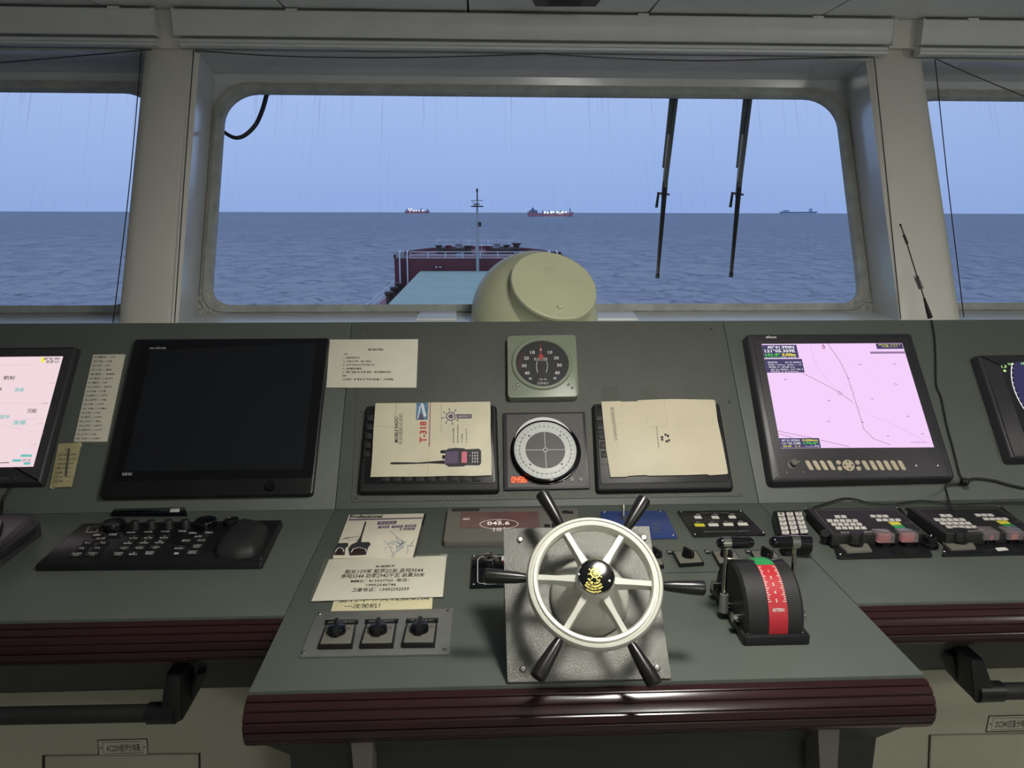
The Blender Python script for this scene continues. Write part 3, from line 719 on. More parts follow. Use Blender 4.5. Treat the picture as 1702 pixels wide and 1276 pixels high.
for i, (a, b_, c_, lb) in enumerate((((1120, 146), (1103, 322), (1092, 461), 'left of the two black window wipers outside the middle window'), ((1243, 146), (1226, 322), (1214, 459), 'right of the two black window wipers outside the middle window'))):
    t = T('window_wiper', lb, 'wiper', WIN, *b_, group='window wipers')
    h0 = -0.035
    A, B, D_ = Vector(t.p3(*a, h0)), Vector(t.p3(*b_, h0)), Vector(t.p3(*c_, h0))
    d = (D_-A).normalized(); s_ = Vector((d.y, -d.x, 0)).normalized()
    if s_.x < 0: s_ = -s_
    def quad_bar(p, q, w0, w1, z0, z1):
        return MB().prism([tuple((p+s_*w0)[:2]), tuple((q+s_*w1)[:2]), tuple((q-s_*w1)[:2]), tuple((p-s_*w0)[:2])], z0, z1, 0.001)
    quad_bar(A, A.lerp(B, 0.75)-s_*0.004, 0.0115, 0.009, h0-0.012, h0-0.002).build('arm_channel', wiperm, t.o)
    quad_bar(A.lerp(B, 0.45)-s_*0.003, B+(D_-B)*0.04-s_*0.004, 0.005, 0.004, h0-0.004, h0+0.003).build('arm_rod', shipgrey, t.o)
    quad_bar(A.lerp(B, 0.09)+s_*0.013, A.lerp(B, 0.95)+s_*0.002, 0.006, 0.007, h0+0.004, h0+0.011).build('blade_holder', wiperm, t.o)
    quad_bar(A.lerp(B, 0.9)+s_*0.001, D_, 0.0095, 0.0055, h0+0.003, h0+0.010).build('blade', black, t.o)
    MB().bar(B-s_*0.024, B+s_*0.022, 0.004, n=8).build('clamp_pin', black, t.o)
    quad_bar(B-s_*0.019, B+(D_-B)*0.17-s_*0.022, 0.004, 0.005, h0-0.006, h0+0.001).build('spring_clip', black, t.o)
    quad_bar(D_+d*-0.012, D_+d*0.004, 0.0065, 0.007, h0+0.002, h0+0.011).build('end_cap', black, t.o)
# ------------------------------------------------------------------ ventilation cowl on the sill
YC = 2.42; pc = upright(YC).hit(888, 522); dep = (pc-EYE).dot(fw); RD = 104/F_PX*dep
r = root('ventilation_cowl', 'cream domed ventilation cowl with a tilted round lid, standing on the sill behind the console', 'ventilator', (pc.x, YC, 1.209))
b = MB().lathe([(RD*math.sin(math.radians(a)), RD*math.cos(math.radians(a))) for a in range(0, 121, 5)], 56, tuple(pc))
b.v = [(x_, y_, max(z_, 1.2095)) for x_, y_, z_ in b.v]
attach(b.build('dome', cream), r)
attach(MB().lathe([(RD*1.0, 0), (RD*1.015, 0.001), (RD*1.015, 0.007), (RD*0.99, 0.009)], 56, (pc.x, YC, 1.209)).build('base_ring', cream), r)
nl = Vector((0.20, -0.66, 0.72)).normalized()
lc = upright(YC-0.165).hit(921, 474); u_ = Vector((1, 0, 0)); u_ = (u_-nl*u_.dot(nl)).normalized()
LP = Plane(lc, u_, nl.cross(u_)); rl = 74/F_PX*((lc-EYE).dot(fw))
o = MB().lathe([(rl*0.95, -0.09), (rl*0.95, -0.011)], 48).build('spout', cream); o.matrix_world = LP.mat(lc); attach(o, r)
lid = MB().lathe([(rl*0.985, -0.010), (rl, -0.008), (rl*1.006, -0.002), (rl*0.99, 0.003), (rl*0.96, 0.0045), (rl*0.93, 0.0030), (0.0, 0.0035)], 56).build('lid', cream); lid.matrix_world = LP.mat(lc); attach(lid, r)
k = LP.uv(930, 511, 0.003)
kn = MB().lathe([(0.008, 0.002), (0.0085, 0.006), (0.006, 0.011), (0.0, 0.013)], 14, (k[0], k[1], 0)).build('lid_knob', cream); kn.parent = lid
sl = tilt((0, 0, 1.2085), 0)
for q in ([(700, 515), (759, 516), (759, 533), (692, 533)], [(988, 516), (1048, 516), (1060, 533), (988, 533)]):
    f = MB().prism([tuple(sl.hit(*p)[:2]) for p in q], 1.2092, 1.217, 0.002).build('mounting_foot', sillp); attach(f, r)
# ------------------------------------------------------------------ displays on the sloping panel
def c6(x, y): return (1220+x*0.2832, 520+y*0.2832)        # pixel helpers for close-up measurements
HP = 0.0026
# switched-off black radar monitor
t = T('radar_monitor', 'large switched-off black monitor on the left part of the console', 'monitor', PAN, 355, 690)
outer = [(224, 563), (547, 561), (519, 821), (164, 827)]
t.slab('housing', outer, 0.0006, 0.018, black, bev=0.004, r=0.008)
t.slab('front_glass', [(236, 566), (543, 564), (519, 793), (189, 799)], 0.018, 0.0195, blackg, bev=0.0008, r=0.006)
t.slab('screen', [(250, 582), (526, 570), (503, 779), (206, 783)], 0.0195, 0.0198, scr_off)
t.text('Anti-reflecting', [(249, 576.5), (276, 576), (275, 580.5), (248, 581)], 0.0201, whitep)
t.text('FURUNO', [(204, 785.5), (220, 785), (219, 790), (203, 790.5)], 0.0201, whitep)
x_, y_ = t.q(449, 808, 0.018)
MB().lathe([(0.0125, 0.017), (0.0125, 0.022), (0.0105, 0.0255), (0.004, 0.0245), (0.0, 0.0245)], 24, (x_, y_, 0)).build('power_knob', blackg, t.o)
# pink chart display, right
t = T('chart_monitor', 'lit pink chart display with a row of tan keys under its screen', 'monitor', PAN, 1415, 680)
outer = [(1238, 553), (1516, 551), (1592, 796), (1281, 803)]
t.slab('housing', outer, 0.0006, 0.03, bezel, bev=0.006, r=0.014, taper=0.004)
q = [(1266, 571.5), (1499.5, 570), (1552.5, 743), (1298, 744.5)]
t.slab('front_frame', [(1252, 562), (1506, 561), (1580, 791), (1294, 796)], 0.03, 0.0315, bezel, bev=0.001, r=0.006)
sc_ = t.slab('screen', q, 0.0315, 0.0322, scr_pink)
h = 0.0326
def Q(a, b): return qlerp(q, a, b, a, b)[0]
def S(t_, name, pts, wd=0.0008, m=scr_line, hh=h): return t_.lines(name, [[Q(a, b) for a, b in p] for p in pts], wd, hh, m, sc_)
S(t, 'track_lines', [[(0.47, 0.0), (0.525, 0.17), (0.55, 0.3), (0.56, 0.46), (0.565, 0.6), (0.57, 0.72), (0.572, 0.82), (0.62, 0.915), (0.72, 0.975)],
    [(0.245, 0.28), (0.37, 0.38), (0.47, 0.47), (0.545, 0.565)], [(0.0, 0.835), (0.2, 0.9), (0.45, 0.99)], [(0.0, 0.86), (0.09, 0.9)]], 0.0010)
S(t, 'faint_lines', [[(0.345, 0.0), (0.345, 0.12), (0.355, 0.22), (0.4, 0.34), (0.47, 0.47)], [(0.55, 0.58), (0.585, 0.64)], [(0.63, 0.685), (0.8, 0.8), (0.985, 0.97)]], 0.0006, emat('screen_faint', (206, 160, 212), 1.0))
marks = [(0.66, 0.2), (0.555, 0.33), (0.385, 0.545), (0.68, 0.53), (0.35, 0.745), (0.575, 0.755), (0.87, 0.39), (0.89, 0.7), (0.72, 0.885), (0.12, 0.34), (0.95, 0.87), (0.9, 0.2)]
mk_ = emat('screen_mark', (116, 84, 128), 1.0)
for a, b in marks: S(t, 'target_mark', [[(a-0.009, b), (a+0.009, b+0.004)]], 0.0014, mk_)
cx_, cy_ = t.q(*Q(0.47, 0.475), h); MB().lathe([(0.0042, h-0.0002), (0.0042, h), (0.0052, h), (0.0052, h-0.0002)], 16, (cx_, cy_, 0), close=True).build('own_position', scr_line, sc_)
cx_, cy_ = t.q(*Q(0.435, 0.03), h); MB().lathe([(0.0022, h-0.0002), (0.0022, h), (0.004, h), (0.004, h-0.0002)], 12, (cx_, cy_, 0), ey=1.6, close=True).build('north_mark', emat('screen_maroon', (150, 60, 90), 1.0), sc_)
def box_(name, a0, b0, a1, b1, m=scr_box, hh=h): return t.slab(name, qlerp(q, a0, b0, a1, b1), hh-0.0004, hh, m, parent=sc_)
box_('readout_box', 0.0, 0.01, 0.245, 0.135); box_('readout_box', 0.0, 0.145, 0.262, 0.275); box_('readout_box', 0.0, 0.905, 0.262, 0.998)
box_('readout_box', 0.81, 0.003, 0.998, 0.055); box_('readout_box', 0.755, 0.08, 0.998, 0.1, emat('screen_grey', (150, 120, 160), 1.0))
def st(s, a0, b0, a1, b1, m=scr_w, off=0.0): t.text(s, qlerp(q, a0, b0, a1, b1), h+0.0003, m, 'readout', sc_, offset=off)
st('40°41.990N', 0.035, 0.017, 0.225, 0.046, off=0.02); st('121°05.359E', 0.012, 0.052, 0.225, 0.082, off=0.02)
st('141.9°', 0.012, 0.09, 0.115, 0.118, scr_g, 0.03); st('0.00kn', 0.13, 0.09, 0.225, 0.118, scr_y, 0.03)
st('HDOP=0.79', 0.006, 0.123, 0.115, 0.137, scr_g); st('02h 3.5°E', 0.12, 0.123, 0.225, 0.135)
st('目的地        40°41.809N', 0.02, 0.168, 0.25, 0.186); st('航程 1.000nm  航向 --.-°N', 0.02, 0.193, 0.25, 0.208)
st('航路 01 航速 0.0', 0.02, 0.215, 0.2, 0.23); st('40°41.982N  121°05.3', 0.03, 0.238, 0.255, 0.252); st('时间 3 0.23nm', 0.03, 0.256, 0.22, 0.272)
st('40°41.955N', 0.012, 0.915, 0.13, 0.936); st('0.000nm', 0.15, 0.915, 0.25, 0.936, scr_y, 0.02); st('121°05.338E', 0.012, 0.943, 0.135, 0.965); st('170.0°', 0.155, 0.943, 0.25, 0.965, scr_g, 0.02)
st('船首  2-6', 0.015, 0.972, 0.13, 0.99, scr_y); st('--.-:--N', 0.16, 0.972, 0.25, 0.99)
st('自动 2021', 0.83, 0.008, 0.98, 0.02, scr_y); st('矢量 6 min', 0.85, 0.025, 0.96, 0.037, scr_y); st('0.500nm', 0.86, 0.945, 0.96, 0.957, scr_line)
t.text('xinuo', [(1272, 557), (1290, 556.8), (1291, 564.3), (1273, 564.6)], 0.0305, whitep, offset=0.02)
def keyq(cx, cy, w, hh, lean): return [(cx-w/2-lean, cy-hh/2), (cx+w/2-lean, cy-hh/2), (cx+w/2+lean, cy+hh/2), (cx-w/2+lean, cy+hh/2)]
for xk in (443, 487, 529, 572, 775, 819, 860, 902, 944, 986):
    t.slab('soft_key', keyq(*c6(xk, 893), 7.5, 16.5, 4.6), 0.031, 0.0335, keytan, bev=0.001, r=0.0055)
for xk, yk in ((613, 877), (621, 912), (725, 877), (733, 912)):
    x_, y_ = t.q(*c6(xk, yk), 0.033); MB().lathe([(0.0062, 0.031), (0.0062, 0.033), (0.005, 0.034), (0, 0.034)], 16, (x_, y_, 0)).build('round_key', keytan, t.o)
x_, y_ = t.q(*c6(672, 894), 0.033)
dp = MB().lathe([(0.0155, 0.031), (0.0155, 0.033), (0.0145, 0.0342), (0, 0.0345)], 28, (x_, y_, 0)).build('cursor_pad', keytan, t.o)
for k in range(4):
    a = k*math.pi/2; d = Vector((math.cos(a), math.sin(a))); e2 = Vector((-d.y, d.x)); o0 = Vector((x_, y_))
    MB().prism([o0+d*0.013, o0+d*0.0075+e2*0.0025, o0+d*0.0075-e2*0.0025], 0.0342, 0.0349).build('arrow', ink, dp)
x_, y_ = t.q(1318, 771, 0.034)
MB().lathe([(0.0125, 0.031), (0.0125, 0.0325), (0.009, 0.034), (0.0085, 0.046), (0.007, 0.0475), (0, 0.0475)], 22, (x_, y_, 0)).build('dimmer_knob', greyplast, t.o)
for px in ((1328, 767), (1523, 773.5), (1559, 773.5), (1308, 785), (1335, 784)):
    x_, y_ = t.q(*px, 0.032); MB().lathe([(0.0018 if px[1] == 773.5 else 0.0012, 0.0315), (0.0015 if px[1] == 773.5 else 0.001, 0.0325), (0, 0.0326)], 10, (x_, y_, 0)).build('indicator_light', scr_w if px[1] == 773.5 else whitep, t.o)
# chart display cut by the left edge of the picture
t = T('chart_monitor', 'lit pale pink chart display beside the narrow channel list', 'monitor', PAN, 20, 690)
t.slab('housing', [(-330, 578), (129, 573.5), (68, 804), (-430, 812)], 0.0006, 0.022, bezel, bev=0.006, r=0.008, taper=0.004)
q = [(-290, 596), (104.5, 592), (55, 775), (-370, 783)]
sc_ = t.slab('screen', q, 0.022, 0.0232, scr_rose)
h = 0.0236
faint = emat('screen_faint_rose', (214, 184, 192), 1.0)
for i, (a, b_, m_) in enumerate([([(0, 607), (60, 606)], 0.0007, faint), ([(0, 625), (45, 638), (86, 657)], 0.0005, faint), ([(0, 670), (80, 670)], 0.0006, faint), ([(0, 706), (40, 714), (72, 720)], 0.0006, faint), ([(16, 699), (20, 697), (70, 696)], 0.0005, faint), ([(80, 636.5), (91, 636.5)], 0.0012, faint), ([(71, 670), (80, 670)], 0.0012, pinkline), ([(60, 704), (72, 703.5)], 0.0012, faint), ([(50, 738.5), (62, 738.5)], 0.0012, faint), ([(-40, 770), (15, 768.5)], 0.0018, scr_k)]):
    t.lines('chart_line', [a], b_, h, m_, sc_)
for s, x0, y0, x1, y1, m in (('航标', 7, 624, 26, 631, scr_k), ('渔礁', 25, 644, 41, 651, scr_cy), ('沉船', 46, 679, 62, 686, scr_k), ('锚地', 0, 689, 17, 696, scr_cy), ('渔栅', 22, 698, 44, 706, scr_cy), ('障碍', -12, 644, 4, 650, scr_k),
    ('40°41.9N', 74, 593.5, 100, 598.5, scr_k), ('航速 0.0', 78, 598.5, 99, 603.5, scr_k)):
    lean = -2
    t.text(s, [(x0, y0), (x1, y0), (x1+lean, y1), (x0+lean, y1)], h+0.0002, m, 'readout', sc_, offset=0.01)
t.slab('yellow_field', [(69, 594), (74, 594), (73, 602), (68, 602)], h-0.0003, h, scr_y, parent=sc_)
for qd in ([(35, 755), (53, 755), (52.5, 759), (34, 759)], [(21, 763), (35, 763), (34.5, 767), (20, 767)], [(40, 768), (51, 768), (50, 772), (39, 772)]):
    t.slab('teal_field', qd, h-0.0003, h, scr_cy, parent=sc_)
t.text('GPS OK', [(37, 762.5), (52, 762.5), (51, 767), (36, 767)], h, scr_k, 'readout', sc_)
t.text('MENU   DAY', [(-2, 793), (38, 790), (37, 796), (-4, 798)], 0.0226, greyink)
# radar display cut by the right edge
t = T('radar_monitor', 'radar display with a dark blue scope and green figures, beside the antenna cable', 'monitor', PAN, 1690, 670)
t.slab('housing', [(1621, 586), (1900, 582), (1990, 755), (1680, 765)], 0.0006, 0.03, bezel, bev=0.008, r=0.012, taper=0.006)
sc_ = t.slab('screen', [(1660, 598), (1890, 594), (1960, 730), (1708, 737)], 0.03, 0.0312, emat('radar_background', (30, 30, 32), 1.0))
h = 0.0318
cx_, cy_ = t.q(1800, 652, h); px_, py_ = t.q(1681, 622, h); R_ = math.hypot(px_-cx_, py_-cy_)
e0, e1 = Vector(t.q(1662, 598, h)), Vector(t.q(1709, 737, h))
def edge_x(y): return e0.x+(e1.x-e0.x)*(y-e0.y)/(e1.y-e0.y)+0.003
disc = [(max(x, edge_x(y)), min(max(y, e1.y+0.004), e0.y-0.006)) for x, y in circ(cx_, cy_, R_*0.97, 72)]
MB().prism(disc, h-0.0004, h-0.0002).build('scope', scr_navy, sc_)
rg_, tk = MB(), MB(); o0 = Vector((cx_, cy_))
for k in range(144):
    a = math.radians(k*2.5); d = Vector((math.cos(a), math.sin(a))); d2 = Vector((math.cos(a+math.radians(2.6)), math.sin(a+math.radians(2.6)))); e2 = Vector((-d.y, d.x))*0.0006; p = o0+d*R_
    if p.x < edge_x(p.y)+0.002 or p.y > e0.y-0.006 or p.y < e1.y+0.004: continue
    rg_.ribbon([p, o0+d2*R_], 0.0022, h-0.0003, h)
    if k % 2 == 0: tk.prism([o0+d*R_*0.975-e2, p-e2, p+e2, o0+d*R_*0.975+e2], h-0.0003, h)
rg_.build('bearing_ring', scr_w, sc_); o = tk.build('bearing_ticks', scr_w, sc_); o['kind'] = 'stuff'
t.text('1.5', [(1664, 607), (1673, 606.5), (1673.5, 611), (1665, 611.5)], h, scr_lg, 'readout', sc_, 0.02)
t.text('1nm', [(1675, 602.5), (1684, 602), (1684.5, 606), (1676, 606.5)], h, scr_lg, 'readout', sc_, 0.02)
t.text('HU', [(1697, 602), (1706, 602), (1706.5, 606), (1697.5, 606)], h, scr_lg, 'readout', sc_, 0.02)
t.text('●', [(1667, 614), (1672, 614), (1673, 618), (1668, 618)], h, scr_lg, 'readout', sc_)
# two small keyed displays behind the cardboard sheets
for lb, outer, inner, ks in (('dark framed display hidden behind the printed radio carton', [(607, 672), (826, 671), (831, 817), (593, 819)], [(614, 677), (820, 676), (824, 803), (605, 804)], 602),
                             ('dark framed display hidden behind the plain carton with a recycling sign', [(984, 669), (1197, 668), (1222, 813), (991, 817)], [(990, 675), (1191, 674), (1213, 800), (998, 804)], 996)):
    t = T('small_display', lb, 'display', PAN, (outer[0][0]+outer[1][0])/2, 745)
    t.slab('housing', outer, HP, 0.020, softblack, bev=0.005, r=0.012, taper=0.003)
    t.slab('front', inner, 0.020, 0.0215, black, bev=0.001, r=0.008)
    t.lines('groove', [[(inner[3][0]-0.5, 771), (inner[2][0]-5, 769)]], 0.0012, 0.022, softblack)
    for k in range(5):
        f_ = k/4; kx, ky = (ks-1.5*k+(1.9*k*2 if ks > 900 else 0)), 694+k*15
        if ks < 900: kx = 615-1.6*k
        t.slab('side_key', keyq(kx, ky, 11, 10, 0), 0.0215, 0.0245, softblack, bev=0.001, r=0.003)
    if ks < 900:
        for k in range(9): t.slab('bottom_key', keyq(640+k*19, 795, 14, 9, 0), 0.0215, 0.0245, softblack, bev=0.001, r=0.003)
# printed radio carton leaning on the left small display
t = T('radio_carton', 'flattened printed carton showing a hand-held radio, laid over the left small display', 'carton', PAN, 720, 730)
q = [(624, 669.5), (815, 667.5), (817, 790), (616, 792)]
pts = []
rr = random.Random(5)
for i in range(4):
    a, b_ = Vector(q[i]), Vector(q[(i+1) % 4])
    for k in range(6): pts.append(tuple(a.lerp(b_, k/6)+Vector((rr.uniform(-.5, .5), rr.uniform(-.5, .5)))))
Z = 0.0262
t.slab('sheet', pts, 0.0246, Z, card, bev=0.0004)
H_ = Z+0.0003
def cr8(x, y): return (600+x*0.13514, 660+y*0.13514)
def tr(s, x0, y0, x1, y1, m, off=0.0, rot=True):
    a = [cr8(x0, y1), cr8(x0, y0), cr8(x1, y0), cr8(x1, y1)] if rot else [cr8(x0, y0), cr8(x1, y0), cr8(x1, y1), cr8(x0, y1)]
    t.text(s, a, H_, m, offset=off)
tr('MOBILE RADIO', 412, 238, 458, 555, ink, 0.02); tr('手持调频对讲机', 465, 200, 515, 585, greyink); tr('T-318', 720, 298, 808, 558, redink, 0.03)
for x0, y1, s in ((1128, 380, '高灵敏度大音量'), (1182, 340, '超长待机 自动省电'), (1234, 450, '中文语音'), (1288, 385, '防水防尘防摔')): tr(s, x0, y1, x0+18, 560, greyink, 0.01)
t.slab('fold_line', [cr8(848, 62), cr8(858, 62), cr8(846, 605), cr8(834, 605)], Z, H_, pinkline)
t.slab('photo_print', [cr8(682, 66), cr8(828, 64), cr8(820, 278), cr8(675, 278)], Z, H_, blueink)
t.slab('photo_print', [cr8(735, 75), cr8(765, 75), cr8(805, 235), cr8(770, 240)], Z, H_+0.0002, shipwhite)
t.slab('photo_print', [cr8(728, 85), cr8(735, 130), cr8(705, 255), cr8(690, 265)], Z, H_+0.0002, shipwhite)
t.slab('photo_print', [cr8(720, 210), cr8(750, 205), cr8(780, 275), cr8(715, 275)], Z, H_+0.0003, purpleink)
for x0 in (430, 990): t.lines('crease', [[cr8(x0, 65), cr8(x0-4, 230 if x0 < 500 else 440)]], 0.0006, H_, greyink)
t.lines('crease', [[cr8(170, 350), cr8(300, 360), cr8(430, 368)], [cr8(836, 66), cr8(824, 960)]], 0.0005, H_, oldpaper)
# ship's wheel emblem with a small banner
wc = t.q(*cr8(1105, 235), H_); wr = abs(t.q(*cr8(1165, 235), H_)[0]-wc[0])
em = MB().lathe([(wr*0.8, Z), (wr*0.8, H_), (wr, H_), (wr, Z)], 28, (wc[0], wc[1], 0), close=True)
for k in range(8):
    a = k*math.pi/4+0.2; d = Vector((math.cos(a), math.sin(a))); o0 = Vector(wc)
    em.ribbon([o0+d*wr, o0+d*wr*1.75], wr*0.1, Z, H_); em.prism(circ(*(o0+d*wr*1.75), wr*0.16, 8), Z, H_)
em.lathe([(0, H_-0.0001), (wr*0.42, H_-0.0001), (wr*0.5, H_-0.0001), (wr*0.5, H_), (wr*0.36, H_)], 18, (wc[0], wc[1], 0))
em.build('wheel_emblem', purpleink, t.o)
t.slab('banner', [cr8(1175, 208), cr8(1360, 208), cr8(1362, 258), cr8(1178, 262)], Z, H_+0.0002, purpleink)
t.text('金舵电子', [cr8(1192, 220), cr8(1345, 218), cr8(1347, 248), cr8(1194, 250)], H_+0.0004, paper)
# the pictured hand-held radio
rd = t.slab('radio_print', [cr8(*p) for p in ((1040, 655), (1075, 632), (1160, 622), (1265, 628), (1290, 640), (1450, 632), (1478, 660), (1478, 810), (1455, 838), (1290, 836), (1265, 850), (1080, 855), (1035, 825))], Z, H_, bezel)
for pts in ([(1040, 668), (1195, 665), (1195, 812), (1030, 815)],): t.slab('speaker_print', [cr8(*p) for p in pts], H_, H_+0.0001, purpleink, parent=rd)
t.slab('display_print', [cr8(*p) for p in ((1240, 670), (1303, 668), (1303, 805), (1236, 805))], H_, H_+0.0002, pinkp, parent=rd)
t.slab('knob_print', [cr8(*p) for p in ((985, 652), (1040, 648), (1040, 688), (985, 690), (970, 672))], Z, H_, ink)
t.slab('knob_print', [cr8(*p) for p in ((1000, 712), (1040, 712), (1036, 758), (998, 758))], Z, H_, ink)
t.slab('aerial_print', [cr8(*p) for p in ((360, 802), (410, 798), (700, 802), (850, 790), (1030, 775), (1030, 820), (850, 812), (700, 818), (410, 826), (360, 822))], Z, H_, ink)
kd = MB()
for i in range(3):
    for k in range(4): kd.prism(t.P([cr8(1366+i*30, 672+k*36), cr8(1378+i*30, 672+k*36), cr8(1378+i*30, 694+k*36), cr8(1366+i*30, 694+k*36)], H_), H_, H_+0.0003)
kd.prism(t.P([cr8(1336, 712), cr8(1346, 712), cr8(1346, 722), cr8(1336, 722)], H_), H_, H_+0.0003); kd.build('keypad_print', whitep, rd)
# plain carton on the right small display
t = T('plain_carton', 'flattened plain carton with a recycling sign, taped over the right small display', 'carton', PAN, 1105, 728)
def c5(x, y): return (820+x*0.24677, 540+y*0.24671)
q = [(727, 515), (860, 512), (862, 516), (970, 513), (975, 506), (1100, 500), (1225, 498), (1480, 502), (1495, 510), (1510, 640), (1545, 800), (1580, 990), (1578, 1003), (1460, 1012), (1440, 1005), (1300, 1010), (1040, 1015), (1030, 1010), (910, 1015), (900, 1022), (790, 1024), (760, 840), (740, 650)]
t.slab('sheet', [c5(*p) for p in q], 0.0246, Z, card2, bev=0.0004)
t.text('南京金舵航海电子科技有限公司', [c5(812, 552), c5(838, 775), c5(815, 780), c5(785, 555)], H_, greyink)
t.text('RECYCLED CARTON BOX', [c5(1104, 682), c5(1120, 832), c5(1110, 832), c5(1094, 684)], H_, greyink)
rc = Vector(t.q(*c5(1160, 762), H_)); rs = abs(t.q(*c5(1192, 762), H_)[0]-rc.x)
rb = MB()
for k in range(3):
    a0 = math.radians(100+k*120)
    f = lambda a, r: rc+Vector((math.cos(a), math.sin(a)))*r*rs
    rb.prism([f(a0, 0.62), f(a0, 1.05), f(a0-0.55, 1.1), f(a0-0.55, 0.55)], Z, H_)
    rb.prism([f(a0-0.7, 0.5), f(a0-0.72, 1.12), f(a0-1.25, 0.98), f(a0-1.5, 0.6), f(a0-1.1, 0.5)], Z, H_)
rb.build('recycling_sign', ink, t.o)
t.lines('crease', [[c5(1150, 505), c5(1172, 675)], [c5(1172, 675), c5(1040, 690)], [c5(862, 518), c5(872, 665), c5(828, 665)], [c5(1035, 600), c5(1036, 660)]], 0.0005, H_, oldpaper)
for a, b_ in (((795, 540), (890, 595)), ((1390, 615), (1425, 640)), ((1360, 545), (1400, 555))): t.lines('tape_glint', [[c5(*a), c5(*b_)]], 0.0012, H_+0.0002, whitep)
for a in ((790, 465), (1050, 465), (1370, 460)):
    t.slab('tape_strip', [c5(a[0]-60, a[1]-48), c5(a[0]+55, a[1]-50), c5(a[0]+58, a[1]+40), c5(a[0]-58, a[1]+42)], HP, HP+0.0002, tape)
# white notice card
t = T('notice_card', 'white printed instruction card between the black monitor and the rudder gauge', 'card', PAN, 620, 604)
q = [(548, 564), (695, 563.5), (692, 644), (542, 644)]
t.slab('sheet', q, 0.0025, 0.0035, paper, bev=0.0003)
for s, a0, b0, a1, b1 in (('雷达操作规程', .445, .19, .61, .235), ('开机', .17, .285, .215, .325), ('1、接通电源开关。', .17, .36, .36, .4), ('2、约两分半钟，显示“预备”。', .17, .435, .5, .475), ('3、打开“GAIN ST”键开始工作。', .17, .505, .53, .55),
    ('4、选择量程至最佳。', .17, .585, .39, .625), ('5、调节“增益”及“海浪”旋钮，调节至最佳状态。', .17, .655, .715, .7), ('关机', .17, .735, .215, .775), ('工作完毕，将“增益”及“海浪”调至最小，关闭电源。', .17, .805, .745, .85)):
    t.text(s, qlerp(q, a0, b0, a1, b1), 0.0038, ink, offset=0.012)
# channel list strip and the small yellowed note below it
t = T('channel_list', 'narrow paper strip with a printed channel list, left of the black monitor', 'paper', PAN, 165, 660)
def c1z(x, y): return (x*0.17637, 540+y*0.17637)
q = [c1z(878, 278), c1z(1182, 276), c1z(1010, 1098), c1z(693, 1100)]
t.slab('plastic_sleeve', [c1z(862, 262), c1z(1200, 258), c1z(1022, 1150), c1z(690, 1104)], 0.0004, 0.0009, tape)
t.slab('sheet', q, 0.001, 0.0018, paper, bev=0.0002)
rows = ['001 秦皇岛——上海', '002 宁波——乍浦', '003 宁波——上海', '007 上海——南京', '008 南京——秦皇岛', '009 南京——太仓港', '011 张家港——乍浦', '013 上海港——南京港', '014 大连——乍浦', '016 南京——上海港', '019 上海港——宁波', '020 乍浦——上海港', '021 宁波——乍浦02', '022 宁波——大连', '023 南京——上海港', '024 上海港——南京', '030 上海港——南京港', '031 南京港——上海港', '032 上海港——宁波', '035 宁波——大连01']
for k, s in enumerate(rows):
    b0 = 0.018+k*0.0492; w_ = (0.66, .58, .55, .62, .74, .72, .56, .74, .58, .66, .66, .62, .72, .55, .63, .62, .7, .72, .58, .73)[k]
    t.text(s, qlerp(q, 0.05, b0, 0.05+w_, b0+0.021), 0.002, ink, offset=0.015)
t = T('yellowed_note', 'small yellowed taped note under the channel list', 'paper', PAN, 108, 773)
q = [(97, 737), (136, 735), (119, 809), (82, 810)]
t.slab('sheet', q, 0.004, 0.0046, oldpaper, bev=0.0002)
for k in range(7):
    t.text(('雨雪 抑制', '海浪 自动', '增益 40', '量程 06', '亮度 最大', '方位 035', '距离 12')[k], qlerp(q, 0.14, 0.24+k*0.1, 0.86, 0.29+k*0.1), 0.0049, greyink)
t.lines('fold', [qlerp(q, 0.5, 0.12, 0.5, 0.12)+qlerp(q, 0.62, 0.75, 0.62, 0.75)[:1]], 0.006, 0.0048, greyink)
t.lines('tape_glint', [[(131, 735), (137, 741)], [(83, 810), (90, 812)]], 0.0012, 0.005, whitep)
# rudder angle gauge
t = T('rudder_gauge', 'square grey-green rudder angle gauge with a round dark dial', 'gauge', PAN, 900, 607)
q = [(841, 556), (956, 554), (962, 654), (844, 656)]
t.slab('case', [(843, 558), (957, 556), (962, 659), (844, 661)], HP, 0.027, greygreen, bev=0.0015, r=0.012, at=0.026)
c_ = t.q(901, 603, 0.03); rx = (t.q(945.5, 603, 0.03)[0]-t.q(856.5, 603, 0.03)[0])/2; ry = (t.q(901, 564.5, 0.03)[1]-t.q(901, 642, 0.03)[1])/2; rg = (rx+ry)/2
MB().lathe([(rg*1.13, 0.0265), (rg*1.13, 0.030), (rg*1.09, 0.033), (rg*1.02, 0.0335), (rg*0.985, 0.0315), (rg*0.97, 0.0275), (rg*1.0, 0.0265)], 56, (c_[0], c_[1], 0), close=True).build('dial_ring', greygreen, t.o)
MB().lathe([(rg, 0.0268), (rg, 0.0275), (0, 0.0275)], 48, (c_[0], c_[1], 0)).build('dial_face', mat('dial_black', (46, 46, 48), 0.5), t.o)
def gd(x, y): return (840+x*0.10188, 540+y*0.10188)
hd = 0.0279
t.slab('red_sector', [gd(215, 560), gd(280, 450), gd(330, 470), gd(270, 560), gd(235, 720), gd(190, 700)], 0.0275, hd-0.0002, mat('dial_red_sector', (84, 48, 46), 0.5))
